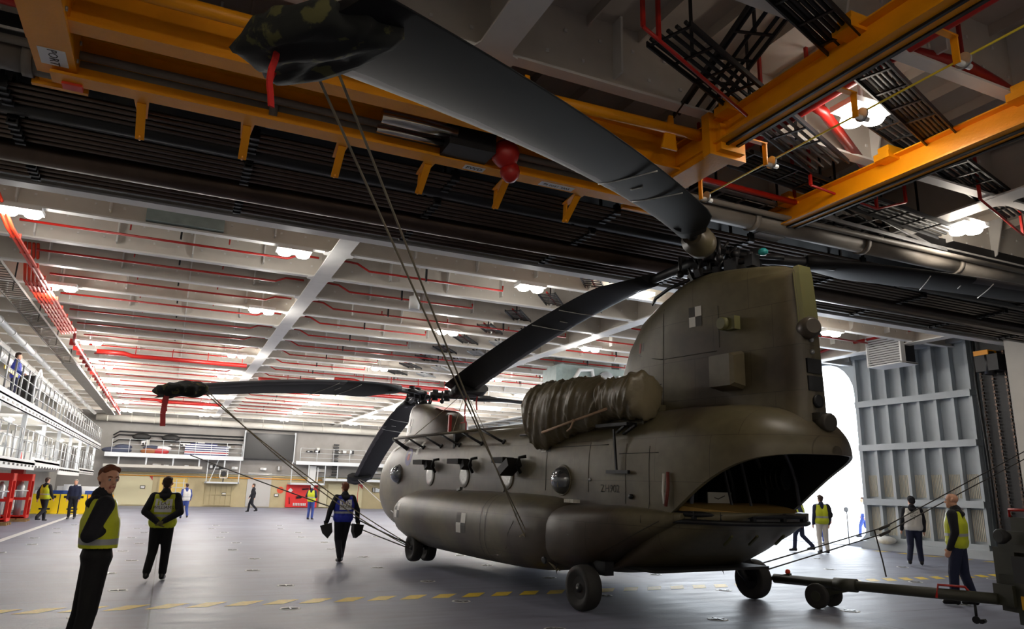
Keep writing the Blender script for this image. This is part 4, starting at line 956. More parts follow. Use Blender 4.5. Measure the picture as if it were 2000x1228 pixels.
# aft pylon
PT = [(2.55, 1.4, -2.87, .62, .21), (2.8, 1.38, -2.87, .52, .2), (3.1, 1.35, -2.87, .48, .19), (3.7, 1.2, -2.85, .47, .185), (4.2, .95, -2.83, .46, .18), (4.6, .6, -2.80, .45, .175), (4.85, .15, -2.78, .43, .17), (5.0, -.35, -2.76, .40, .16)]
def pyl_ring(z, inset=1.0):
    xf, xb, hw, hb = interp(PT, z); hw *= inset; hb *= inset
    L = xf-xb; side = []
    for t in (0, .02, .06, .14, .26, .4, .6, .8, .92, 1):
        x = xf-L*t
        y = hw*sqrt(max(0, 1-(1-t/.35)**2)) if t < .35 else hw+(hb-hw)*((t-.35)/.65)**1.3
        side.append((x, y))
    return [(x, y, z) for x, y in side]+[(x, -y, z) for x, y in reversed(side)]
def pyl_top(R, z, f, cx=-1.3):
    out = []
    for (x, y, _) in R:
        # the crown slopes down towards the trailing edge
        out.append((cx+(x-cx)*f, y*f, z-.16*((max(0, cx-x))/1.5)**1.5*f))
    return out
m = MB(); RR = [pyl_ring(z) for z in (2.5, 2.65, 2.8, 3.1, 3.4, 3.7, 3.95, 4.2, 4.4, 4.6, 4.75, 4.85, 4.93)]
last = RR[-1]; RR[-1] = pyl_top(pyl_ring(4.93), 4.95, 1.0); RR += [pyl_top(pyl_ring(4.97), 5.03, .97), pyl_top(pyl_ring(5.0), 5.09, .88), pyl_top(pyl_ring(5.0), 5.13, .7), pyl_top(pyl_ring(5.0), 5.15, .4)]
m.rings(RR, True, True, 0, True); m.build('aft_pylon', M_['heli'], heli); add_bv(m)
# lighter trailing edge strip, vents, lights
m = MB(); S = []
for z in (3.95, 4.3, 4.6, 4.8): 
    xb = interp(PT, z)[1]; hb = interp(PT, z)[3]
    S.append([(xb+.02, hb+.012, z), (xb-.05, hb*.8, z), (xb-.05, -hb*.8, z), (xb+.02, -hb-.012, z)])
S.append([(-2.76, .16, 4.9), (-2.82, .12, 4.92), (-2.82, -.12, 4.92), (-2.76, -.16, 4.9)])
m.rings(S, True, True, 0, False); m.build('trailing_edge_cap', M_['heli2'], heli, label='brighter olive trailing edge cap')
m = MB()
for z in (3.14, 3.38): m.bb((-2.885, -.14, z), (-2.83, .14, z+.2))
m.build('vent_grille', M_['dark'], heli)
for z, r_ in ((3.0, .09),):
    m = MB(); m.lathe((-2.86, -.02, z), (-1, 0, 0), [(0, r_), (.05, r_), (.04, r_*.6)], 16); m.build('round_vent', M_['dark'], heli)
m = MB(); m.lathe((-2.88, -.02, 2.72), (-1, .15, -.1), [(0, .12), (.2, .12), (.21, .1)], 20); m.bb((-3.0, -.14, 2.6), (-2.82, .1, 2.84)); m.build('tail_sensor', M_['decald'], heli)
m = MB(); m.lathe((-2.76, .02, 4.0), (-1, .5, 0), [(0, .15), (.22, .15), (.30, .1)], 18); m.build('warning_sensor', mat('sensor_brown', (70, 62, 52), .4), heli)
m = MB(); m.lathe((-1.75, .42, 4.2), (.0, 1, -.0), [(0, .1), (.14, .1), (.16, .085)], 18); m.bb((-1.95, .38, 4.1), (-1.75, .5, 4.3)); m.build('warning_sensor', M_['heli2'], heli)
m = MB()
R = []
for x, k in ((-1.5, .8), (-1.55, 1), (-1.95, 1), (-2.0, .85)): R.append([(x, .38, 3.5-.28*k), (x, .38+.26*k, 3.5-.24*k), (x, .38+.26*k, 3.5+.22*k), (x, .38, 3.5+.28*k)])
m.rings(R, True, True, 0, False); m.build('chaff_box', M_['heli'], heli, label='boxy fairing on the pylon side')
for z in (3.68, 3.85): 
    m = MB(); m.ell((-2.86, .0, z), .035); m.build('tail_light', M_['steel'], heli)

# forward pylon
FP = [(2.85, 8.15, 11.35, .55), (3.1, 8.15, 11.3, .52), (3.3, 8.15, 11.25, .5), (3.5, 8.35, 11.2, .47), (3.65, 8.7, 11.15, .45), (3.8, 9.3, 11.05, .42), (3.9, 9.8, 10.95, .36), (3.96, 10.1, 10.8, .24)]
m = MB(); R = []
for z, xb, xf, hw in FP:
    r_ = []
    for k in range(24):
        t = 2*pi*k/24; c, q = cos(t), sin(t)
        r_.append(((xb+xf)/2+(xf-xb)/2*(1 if c > 0 else -1)*abs(c)**.75, hw*(1 if q > 0 else -1)*abs(q)**.7, z))
    R.append(r_)
m.rings(R, True, True, 0, True); m.build('forward_pylon', M_['heli'], heli); add_bv(m)
m = MB(); m.add([(8.7, .3, 3.68), (9.3, .3, 3.82), (9.3, -.3, 3.82), (8.7, -.3, 3.68)], [(0, 1, 2, 3)]); m.build('intake_cover', M_['orange_red'], heli, label='red cover on the forward pylon')
m = MB()
for x in (8.05,): m.bb((x, .3, 3.0), (x+.06, .38, 3.5))
m.tube([(7.6, .1, 3.05), (7.6, .1, 3.3), (7.9, .1, 3.3)], .02); m.build('red_tag_rail', M_['red'], heli)

# rotor heads and blades
def rotor_head(c, tilt, name, up_=.55):
    hd = MB(); c = Vector(c); ax = Vector((sin(tilt), 0, cos(tilt)))
    hd.lathe(c-ax*up_, ax, [(0, .26), (.1, .24), (.15, .12), (up_-.16, .11), (up_-.14, .2), (up_-.05, .2), (up_, .14)], 20)
    for k in range(9):
        a = 2*pi*k/9; p = c-ax*(up_*.75)+Vector((cos(a)*.2, sin(a)*.2, 0)); hd.tube([p, p+Vector((cos(a+.3)*.08, sin(a+.3)*.08, .3))], .02, 6); hd.ell(p, .045, 0, 8)
    return hd.build(name, M_['dark'], heli)
rotor_head((-1.09, 0, 5.5), -.07, 'aft_rotor_head', .5)
rotor_head((10.77, 0, 4.3), .15, 'forward_rotor_head', .42)
def blade_pt(hub, az, tz, r_, chordoff, dz, pitch):
    """hub in local axes; az about z; droop grows with radius"""
    d = Vector((cos(az), sin(az), 0)); s_ = Vector((-sin(az), cos(az), 0))
    z = hub[2]+(tz-hub[2])*(max(r_-.6, 0)/8.54)**1.6
    return Vector((hub[0], hub[1], 0))+d*r_+s_*(chordoff*cos(pitch)-dz*sin(pitch))+Vector((0, 0, z+chordoff*sin(pitch)+dz*cos(pitch)))
def blade(hub, azd, tz, lead, pitch0, lab):
    """lead = +1 when the leading edge lies towards growing azimuth"""
    az = radians(azd); R = []; C = .81; prof = []; PW = lambda q: pitch0-radians(15)*q/9.14
    for k in range(20):
        t = 2*pi*k/20; x = (1-cos(t))/2      # 0 leading .. 1 trailing
        th = .12*C*(2.969*sqrt(x)-1.26*x-3.516*x*x+2.843*x**3-1.015*x**4)*.5/.5*.55
        prof.append((x, th if t < pi else -th))
    rs = [1.5, 1.75, 2.0, 2.35, 2.7, 3.1, 3.6, 4.2, 4.8, 5.4, 6.0, 6.6, 7.2, 7.8, 8.4, 8.8, 9.14]
    cap = []
    for r_ in rs:
        k = min(1, max(0, (r_-1.3)/1.3)); k = k*k*(3-2*k); ch = .40+(C-.40)*k
        pt = pitch0-lead*0+ (-lead)*radians(-9)*(r_-6)/9.14*0
        pt = PW(r_)
        R.append([blade_pt(hub, az, tz, r_, lead*(.25*C-x*ch-(C-ch)*.12), (th*(1+1.2*(1-k))), pt*lead) for x, th in prof])
    m = MB(); m.rings(R, True, True, 0, True); bl = m.build('rotor_blade', M_['blade'], heli, label=lab)
    # erosion cap on the outer leading edge
    q = MB(); R = []
    for r_ in [4.2+.3*i for i in range(17)]:
        if r_ > 9.15: break
        pt = PW(r_); ring = []
        for x, th in [(.24, .0455), (.12, .043), (.05, .033), (.015, .02), (-.004, 0), (.015, -.02), (.05, -.033), (.12, -.043), (.24, -.0455)]:
            ring.append(blade_pt(hub, az, tz, r_, lead*(.25*C-x*C), th*1.08+(.001 if th > 0 else -.001), pt*lead))
        R.append(ring)
    q.rings(R, False, False, 0, True); q.build('erosion_cap', M_['bladecap'], bl, label='greyer leading edge cap')
    q = MB()
    for r_, a0, a1 in ((3.6, .1, .95), (4.15, .35, .55), (4.6, .05, .98)):
        pt = PW(r_)
        pp = [blade_pt(hub, az, tz, r_+.25*(x-.5), lead*(.25*C-x*C), -.056+.03*abs(x-.4), pt*lead) for x in [a0+(a1-a0)*j/6 for j in range(7)]]
        q.tube(pp, .009, 4)
    q.build('blade_line', M_['decalw'], bl, label='thin white lines across the blade')
    # shank, hinges, damper
    q = MB(); q.tube([blade_pt(hub, az, tz, r_, 0, 0, 0) for r_ in (.2, .5, 1.0, 1.5, 2.0)], [.09, .1, .085, .08, .1], 12)
    for r_ in (.35, .7): 
        p = blade_pt(hub, az, tz, r_, 0, 0, 0); q.lathe(p-Vector((0, 0, .16)), (0, 0, 1), [(0, .09), (.32, .09)], 14)
    p = blade_pt(hub, az, tz, .3, lead*.2, 0, 0); p2 = blade_pt(hub, az, tz, 1.1, lead*.14, 0, 0); q.tube([p, p2], .045, 10)
    p3 = blade_pt(hub, az, tz, .55, -lead*.22, -.2, 0); q.tube([p3, p3+Vector((0, 0, .3))], .03, 8); q.ell(p3, .07, 0, 10); q.ell(p, .08, 0, 10)
    q.build('blade_root_fitting', M_['dark'], bl)
    return lambda r_, off=0, dz=0: blade_pt(hub, az, tz, r_, off, dz, 0)
AH, FH = (-1.09, 0, 5.5), (10.77, 0, 4.3)
A1 = blade(AH, 121, 4.1, -1, radians(11.5), 'rear rotor blade reaching over the camera, upper left')
A2 = blade(AH, 0, 4.1, -1, radians(0), 'rear rotor blade pointing forward along the body')
A3 = blade(AH, -118.5, 4.45, -1, radians(8), 'rear rotor blade reaching out to the right')
F1 = blade(FH, 128.5, 3.3, 1, radians(30), 'front rotor blade pointing left across the hangar')
F2 = blade(FH, -7, 1.72, 1, radians(8), 'front rotor blade drooping low ahead of the nose')
F3 = blade(FH, -111.5, 3.5, 1, radians(10), 'front rotor blade hidden mostly behind the body')
# root cuff of the near blade: round pitch housing
m = MB(); p = A1(.95); d = (A1(1.5)-A1(.5)).normalized(); m.lathe(p, d, [(-.22, .2), (-.2, .24), (.06, .24), (.1, .15), (.3, .14)], 24); m.build('pitch_housing', M_['heli'], heli)
m = MB(); m.tube([(-1.9, .1, 5.15), (-1.95, .1, 5.35)], .04, 8); m.tube([(-1.95, .1, 5.22), (-1.4, .12, 5.28)], .05, 10); m.bb((-1.75, .0, 5.1), (-1.5, .2, 5.3)); m.bb((-2.05, .02, 5.1), (-1.9, .18, 5.28)); m.build('head_equipment', M_['dark'], heli)
for zz, rr_ in ((5.18, .34), (5.36, .26), (5.52, .3)):
    m = MB()
    for k in range(7):
        a = 2*pi*k/7+zz; p = Vector((-1.09+rr_*cos(a), rr_*sin(a), zz)); m.box(p, (.12, .1, .12), 0, Euler((a, zz, a)).to_matrix()); m.tube([p, p+Vector((.1*cos(a+1), .1*sin(a+1), .14))], .022, 6)
    m.lathe((-1.09, 0, zz-.03), (0, 0, 1), [(0, rr_-.02), (.06, rr_-.02)], 18)
    m.build('head_linkage', M_['dark'], heli)
m = MB(); m.ell((-2.15, .05, 5.3), (.08, .08, .06), 0, 10); m.build('anti_collision_light', mat('light_teal', (40, 140, 140), .2), heli)
m = MB(); m.tube([(.05, .32, 4.88), (-.1, .38, 4.95), (-.5, .43, 5.03), (-.95, .42, 5.08)], .03, 8); m.build('pylon_rim', M_['dark'], heli)

BT = BVHTree.FromPolygons(BV['v'], BV['f'])
def proj_side(x, z, off=.004, y0=3.2):
    h_ = BT.ray_cast(Vector((x, y0, z)), Vector((0, -1, 0)))
    if h_[0] is None: return None
    n = h_[1]; n = n if n.y > 0 else -n
    return h_[0]+n*off
def patch(m, x0, x1, z0, z1, mi, n=4, off=.005, sh=0, y0=3.2):
    vs = []
    for j in range(n+1):
        for i in range(n+1):
            z = z0+(z1-z0)*j/n; x = x0+(x1-x0)*i/n+sh*(z-z0)
            p = proj_side(x, z, off, y0)
            if p is None: return
            vs.append(p)
    m.add(vs, [(j*(n+1)+i, j*(n+1)+i+1, (j+1)*(n+1)+i+1, (j+1)*(n+1)+i) for j in range(n) for i in range(n)], mi)
def checker(x, z, s_=.2, h_=.2):
    m = MB()
    patch(m, x-s_, x, z, z+h_, 1); patch(m, x, x+s_, z-h_, z, 1); patch(m, x, x+s_, z, z+h_, 0); patch(m, x-s_, x, z-h_, z, 0)
    m.build('checker_marking', [M_['decald'], M_['decalw']], heli, fix=False)
# checkers are mirrored so that white lies upper aft, lower forward, as seen from outside
for (x, z, s_, h_) in ((-1.06, 4.45, .125, .16), (7.62, 1.1, .2, .17), (3.98, 1.02, .2, .19), (8.0, 2.6, .15, .16), (1.95, 2.55, .16, .18), (10.45, 3.32, .12, .2)): checker(x, z, s_, h_)
# roundel
m = MB()
for r_, mi, of in ((.22, 0, .004), (.085, 1, .007)):
    c = proj_side(8.55, 2.38, of); ring = [proj_side(8.55+r_*cos(2*pi*k/20), 2.38+r_*sin(2*pi*k/20), of) for k in range(20)]
    if c and all(ring): m.add([c]+ring, [(0, 1+k, 1+(k+1) % 20) for k in range(20)], mi)
m.build('roundel', [mat('roundel_blue', (66, 62, 120), .5), mat('roundel_red', (170, 50, 50), .5)], heli, fix=False)
m = MB(); patch(m, .28, .33, 4.05, 4.22, 0); patch(m, .18, .23, 4.07, 4.22, 1); m.build('fin_flash', [mat('flash_red', (150, 44, 34), .5), M_['decald']], heli, fix=False)
def to_side(x0, z0):
    def f(me):
        for v in me.vertices:
            p = proj_side(x0-v.co.x, z0+v.co.y, .005); v.co = p if p else Vector((x0, 1.3, z0))
    return f
lettering('ZH902', heli, (0, 0, 0), (0, 0, 0), .17, M_['decald'], to_side(.02, 1.76))
# panel joints drawn with raised dark beads
m = MB()
def seam(pts, r_=.006):
    P = [proj_side(x, z, .001) for x, z in pts]
    if all(P): m.tube(P, r_, 4)
seam([(-.35, 3.1+.1*k) for k in range(17)]); seam([(-1.5, 3.9+.05*k) for k in range(14)]); seam([(-.35-.1*k, 3.85) for k in range(12)]); seam([(.8-.1*k, 3.45) for k in range(12)])
seam([(-.35, 3.85), (-.1, 3.9), (.3, 4.0), (.6, 4.1)]); seam([(-.2-.1*k, 2.3) for k in range(10)])
seam([(-.36, 1.55+.1*k) for k in range(10)]); seam([(-.9, 1.3+.1*k) for k in range(12)]); seam([(1.9, 1.7+.1*k) for k in range(8)]); seam([(.6, 1.7+.1*k) for k in range(9)])
seam([(1.9-.2*k, 2.45) for k in range(10)]); seam([(.2-.12*k, .85-.0*k) for k in range(6)]); seam([(-.1-.12*k, .8+.06*k) for k in range(10)])
seam([(3.0, .5), (2.5, .55), (2.2, .7), (2.1, .95), (1.95, 1.15), (1.9, 1.3)]); seam([(.4, 1.05), (.0, 1.03), (-.4, 1.03)]); seam([(.4, .8), (0, .78), (-.3, .78)])
m.build('panel_seam', M_['decald'], heli, fix=False)

# windows
def window(x, z, r_, bubble, name='cabin_window', cover=False):
    y = proj_side(x, z, 0).y; m = MB()
    m.lathe((x, y-.02, z), (0, 1, 0), [(0, r_), (.035, r_), (.04, r_*.94), (.03, r_*.88)], 26); o = m.build(name, M_['heli'], heli)
    m = MB()
    if bubble: m.ell((x, y+.01, z), (r_*.9, .2, r_*.9), 0, 20)
    else: m.lathe((x, y, z), (0, 1, 0), [(0, r_*.9), (.022, r_*.9), (.026, r_*.6)], 24)
    m.build('window_pane', M_['foil'] if cover else M_['glass'], o, label='silver foil inside the pane' if cover else None)
window(9.15, 1.95, .26, True); window(1.35, 1.88, .26, True)
for x in (7.04, 5.19, 3.29): window(x, 1.92, .24, False, cover=True)
# black mounts over the three covered windows
for i, x in enumerate((7.0, 5.05, 3.05)):
    m = MB(); L = .5 if i < 2 else .42
    R = Euler((0, .0, .15)).to_matrix()
    m.box((x+.12, 1.46, 2.23), (L*.85, .28, .11), 0, R); m.box((x-.16, 1.4, 2.16), (.18, .2, .15), 0, Euler((0, .5, 0)).to_matrix())
    if i == 2: m.box((x-.16, 1.46, 2.1), (.4, .3, .16), 0, Euler((0, .5, 0)).to_matrix())
    m.tube([(x-.3, 1.3, 2.0), (x-.36, 1.42, 2.14), (x-.42, 1.4, 2.28), (x-.5, 1.3, 2.3)], .03, 8)
    m.build('weapon_mount', M_['black'], heli)
# antenna rail along the roof edge
m = MB(); m.tube([(9.2, 1.45, 2.86), (8.9, 1.47, 2.86), (4.1, 1.47, 2.86)], .03, 8); rail = m.build('antenna_rail', M_['heli'], heli)
for x in (9.15, 8.2, 7.15, 6.15, 5.05, 4.1):
    p = proj_side(x-.45 if x < 9 else x-.3, 2.6, .0); m = MB(); m.tube([(x, 1.47, 2.86), p], .026 if x < 9.1 else .05, 8); m.lathe(p-Vector((0, .02, 0)), (0, .7, .5), [(0, .06), (.05, .05)], 10); m.build('rail_strut', M_['dark'], rail)
m = MB(); p = proj_side(2.5, 2.7, .03); m.tube([p+Vector((.5, .03, .0)), p+Vector((-.4, .03, .02))], .025, 8); m.build('hand_rail', M_['dark'], heli)
# T-shaped probe on the side and red-tagged strap, small lights
m = MB(); p = proj_side(-.2, 2.05, .05); m.bar(p, p+Vector((0, .05, .62)), .03, .03); m.bar(p+Vector((.24, 0, -.03)), p+Vector((-.3, 0, -.03)), .05, .05); m.build('homing_antenna', M_['dark'], heli)
m = MB(); p = proj_side(.55, 1.9, .0); m.ell(p, .03); p = proj_side(4.6, 1.65, 0); 
m.build('side_light', M_['steel'], heli)
m = MB(); p = proj_side(-1.25, 2.0, .03)
m.tube([p, p+Vector((0, .02, -.25)), p+Vector((-.02, .02, -.42))], .02, 6, 0); m.tube([p+Vector((-.08, 0, .02)), p+Vector((-.1, .02, -.2)), p+Vector((-.05, .02, -.45))], .025, 6, 1); m.build('warning_streamer', [M_['decalw'], mat('streamer_dull_red', (110, 48, 40), .7)], heli)
m = MB(); m.ell((-.5, 1.28, 1.66), (.06, .03, .04)); m.lathe((.95, 1.86, .62), (0, 1, -.2), [(0, .06), (.03, .06), (.03, .035)], 12); m.ell((2.05, 1.8, 1.25), (.03, .02, .03)); m.build('filler_cap', M_['dark'], heli)
m = MB(); p = Vector((4.9, 1.55, 1.63)); m.bar(p, p+Vector((-.35, .1, .04)), .06, .05); m.bar(p+Vector((-1.8, -.1, .02)), p+Vector((-2.0, .0, .05)), .03, .03); m.build('tank_strap', M_['decald'], heli)
m = MB()
for k in range(8): m.bb((.95-.035*k, 1.36, 1.52), (.965-.035*k, 1.5, 1.575))
m.build('vent_comb', M_['decalw'], heli)
# exhaust stub pylon and engine nacelles beneath the covers
for s_ in (1, -1):
    m = MB(); m.tube([(2.3, s_*1.2, 3.1), (-.3, s_*1.15, 3.15)], .3, 16); m.bb((-.4, s_*.3, 2.85), (1.5, s_*1.2, 3.1)); m.bb((-.6, s_*.6, 2.7), (1.0, s_*1.1, 2.95)); m.build('engine_nacelle', M_['heli'], heli)
m = MB(); p = Vector((-.5, 1.15, 2.72)); m.bb(p, p+Vector((.8, .2, .05))); m.bar(p+Vector((-.1, .1, 0)), p+Vector((.2, .1, -.12)), .05, .03); m.bar(p+Vector((.1, .15, 0)), p+Vector((.3, .15, -.1)), .05, .03); m.build('maintenance_step', M_['dark'], heli)

# ---- tarpaulins over the engine (lie on the aircraft, so each is a thing)
def tarp_mesh(x0, x1, cy, r_f, zc_f, zbot_f, seed, nx=90, na=64, endcap=True, amp=.035):
    m = MB(); R = []
    for i in range(nx+1):
        t = i/nx; x = x0+(x1-x0)*t; r_ = r_f(t); ring = []
        for k in range(na):
            a = 2*pi*k/na; y = cy+r_*cos(a); z = zc_f(t)+r_*(sin(a) if sin(a) > 0 else sin(a)*zbot_f(t))
            v = Vector((x*1.3, a*1.1+.35*sin(x*2+seed), seed)); 
            n1 = 1-abs(noise.noise(Vector((x*5.5+cos(a)*2+z*2.2, y*1.2, seed)))*2); n2 = 1-abs(noise.noise(Vector((x*10+z*4, y*5+seed, z*2)))*2)
            d = amp*(n1*n1*1.5+n2*n2*.6-.9)
            ring.append(HM @ Vector((x, y+d*cos(a), z+d*sin(a))))
        R.append(ring)
    m.rings(R, True, True, 0, True); return m
def bulge(t, a): return a*max(.05, 1-(2*t-1)**6)**.5
m = tarp_mesh(2.4, .0, 1.22, lambda t: bulge(t, .47)*(1.05-.2*t), lambda t: 3.15+.04*t, lambda t: 1.0+.75*max(0, 1-t*1.7)+.1, 3.3)
en = tag(m.build('engine_cover', M_['tarp']), 'crumpled olive tarpaulin tied over the engine on the side of the body', 'tarpaulin')
m = tarp_mesh(.08, -.82, 1.2, lambda t: .36*max(.06, 1-max(0, (t-.85)/.15)**4*.95)**.5*(.9+.15*t), lambda t: 3.17, lambda t: 1.0, 7.7, nx=50, amp=.036)
tag(m.build('exhaust_cover', M_['tarp']), 'round olive tarpaulin bag over the engine exhaust, facing the tail', 'tarpaulin')
m = MB(); m.tube([H2W((1.5, 1.62, 2.68)), H2W((.7, 1.68, 2.78)), H2W((-.2, 1.5, 2.98))], .02, 6); m.tube([H2W((.45, 1.68, 2.82)), H2W((.5, 1.7, 2.7)), H2W((.6, 1.7, 2.66))], .015, 6); m.ell(H2W((.45, 1.68, 2.82)), .03)
tag(m.build('tie_strap', mat('strap_tan', (176, 146, 120), .8)), 'pale tan strap tied under the engine tarpaulin', 'strap')
# blade tip covers
def tip_cover(F, r0, r1, label, tail=.4, mt='camo', lens=(.8, .5), sw=.06):
    c0 = H2W(F(r0)); d = (H2W(F(r1))-c0); L = d.length; d.normalize(); s_ = d.cross(Vector((0, 0, 1))).normalized(); u = s_.cross(d)
    t = empty('blade_cover', c0, label, 'blade cover'); m = MB(); R = []
    for i in range(17):
        k = i/16; hw = .48*(1-.25*k) if k < .92 else .3*(1.05-k)/.13*.9; hh = .12*(1-.2*k) if k < .95 else .04; ring = []
        for q in range(20):
            a = 2*pi*q/20; n = noise.noise(Vector((k*5, a*2, r0)))*.05
            off = (s_*cos(a)*(hw+n))+u*(sin(a)*(hh+n)-(tail*(max(0, -sin(a)))*(abs(cos(a))**2)*(1-abs(k-.3)*1.6 if abs(k-.3) < .6 else 0)))
            ring.append(d*(L*k)+off)
        R.append(ring)
    m.rings(R, True, True, 0, True); m.build('cover_cloth', M_[mt], t)
    for j, ln in enumerate(lens):
        q = MB(); x = d*(L*(.75-.35*j))+s_*(.3*(1 if j else .3)); p = [x+Vector((.012*sin(z*1.3), 0, -ln*z/6)) for z in range(7)]
        for a, b_ in zip(p, p[1:]): q.bar(a, b_, .012, sw, 0, upv=(d.x, d.y, .01))
        q.build('streamer', mat('streamer_red', (200, 30, 22), .6) if 'streamer_red' not in bpy.data.materials else bpy.data.materials['streamer_red'], t, label='hanging red streamer')
    return c0
tip_cover(A1, 8.75, 9.25, 'camouflage cloth cover on the tip of the huge near rotor blade', tail=.15, lens=(.42, .3), sw=.035)
tip_cover(F1, 8.93, 9.48, 'camouflage cloth cover on the far left blade tip, with red streamers', tail=.3, lens=(.65, .4), sw=.11)
tip_cover(A2, 8.65, 9.35, 'dark cover with red ribbons on the tip of the blade above the body', tail=.25, mt='black', lens=(.75, .5))
tip_cover(F2, 8.7, 9.3, 'small dark cover on the tip of the blade drooping low on the left', tail=.1, mt='black', lens=(.9,))
# ================================================================== ropes
def rope(pts, r_, mt, label, sag=0, n=12, group=None):
    P = []
    for a, b_ in zip(pts, pts[1:]):
        a, b_ = Vector(a), Vector(b_)
        for k in range(n): t = k/n; P.append(a.lerp(b_, t)-Vector((0, 0, sag*4*t*(1-t))))
    P.append(Vector(pts[-1])); m = MB(); m.tube(P, r_, 6); return m
tipA1 = H2W(A1(8.75, -.22)); tipA1b = H2W(A1(8.5, -.24)); ring_ = H2W((.95, 1.62, .45)); knot = H2W((1.62, 1.86, .98))
m = rope([tipA1, knot+Vector((.02, -.03, .05)), ring_], .010, 'rope', '', .04); tag(m.build('mooring_rope', M_['rope']), 'long rope from the near blade tip down to the rear undercarriage, left strand', 'rope')
m = rope([tipA1b, knot+Vector((-.02, -.02, .0)), ring_+Vector((.05, 0, 0))], .010, 'rope', '', .04)
m.tube([knot+Vector((-.1, -.03, -.05)), knot+Vector((0, -.06, .02)), knot+Vector((.12, -.03, .06))], .014, 6); m.ell(knot+Vector((0, -.05, 0)), .04); m.tube([knot+Vector((-.05, -.06, 0)), knot+Vector((.02, -.08, -.1)), knot+Vector((.1, -.05, -.03))], .014, 6)
tag(m.build('mooring_rope', M_['rope']), 'long rope from the near blade tip to the rear undercarriage, right strand with knot', 'rope')
fg = H2W((6.86, 1.75, .36)); tF2 = H2W(F2(9.0)); tF1 = H2W(F1(8.8, .1)); tA2 = H2W(A2(9.0)); side_ = H2W((8.3, 1.5, .9))
for pts, r_, mt, lab, sg in (([tF1, fg], .011, 'rope', 'long pale rope from the far left blade tip to the front wheels, upper strand', .15), ([tF1+Vector((.1, 0, 0)), fg+Vector((0, 0, -.05))], .011, 'rope', 'long pale rope from the far left blade tip to the front wheels, lower strand', .25),
    ([(0.6, 26.5, 2.6), (4.2, 19.6, 1.1), fg], .016, 'darkrope', 'dark rope slanting to the front wheels past the man in the blue vest, upper one', .02), ([(4.0, 19.8, .95), fg+Vector((0, 0, -.08))], .014, 'darkrope', 'dark rope slanting to the front wheels past the man in the blue vest, lower one', .02),
    ([tF2, side_], .012, 'whitepaint', 'white rope from the drooping blade tip to the tank nose', .05), ([tF2+Vector((.05, 0, 0)), H2W((8.3, 1.4, 1.35))], .01, 'rope', 'pale rope from the drooping blade tip to the side of the nose', .03),
    ([tA2, H2W((9.4, 1.3, 2.55))], .009, 'rope', 'thin rope from the middle blade tip forward to the cabin side', .02), ([tA2, H2W((8.0, .3, 3.0))], .008, 'rope', 'thin rope from the middle blade tip down to the roof behind the forward pylon', 0), ([tA2, H2W((6.2, .3, 3.05))], .008, 'rope', 'thin rope from the middle blade tip back to the roof tunnel', 0)):
    m = rope(pts, r_, mt, lab, sg); tag(m.build('mooring_rope', M_[mt]), lab, 'rope')
rr = H2W((0, -1.9, .45))
for k, (z0, z1) in enumerate(((.55, 3.4), (.42, 3.2))):
    m = rope([rr+Vector((0, 0, z0-.45)), (13.5, 10.9, 1.15-.12*k), (21.9, 12.3, z1)], .012, 'darkrope', '', .0)
    q = Vector((13.5, 10.9, 1.15-.12*k)); m.tube([q-Vector((.2, .05, .04)), q+Vector((.2, .05, .04))], .03, 6)
    tag(m.build('mooring_strap', M_['darkrope']), '%s of the two dark straps running right from the tail wheel to the pillar' % ('upper' if k == 0 else 'lower'), 'strap')
m = rope([(13.2, 10.9, 1.1), (13.3, 10.85, .5), (13.3, 10.8, .2)], .015, 'darkrope', '', 0); tag(m.build('strap_tail', M_['darkrope']), 'loose dark strap end hanging down by the walking pair', 'strap')

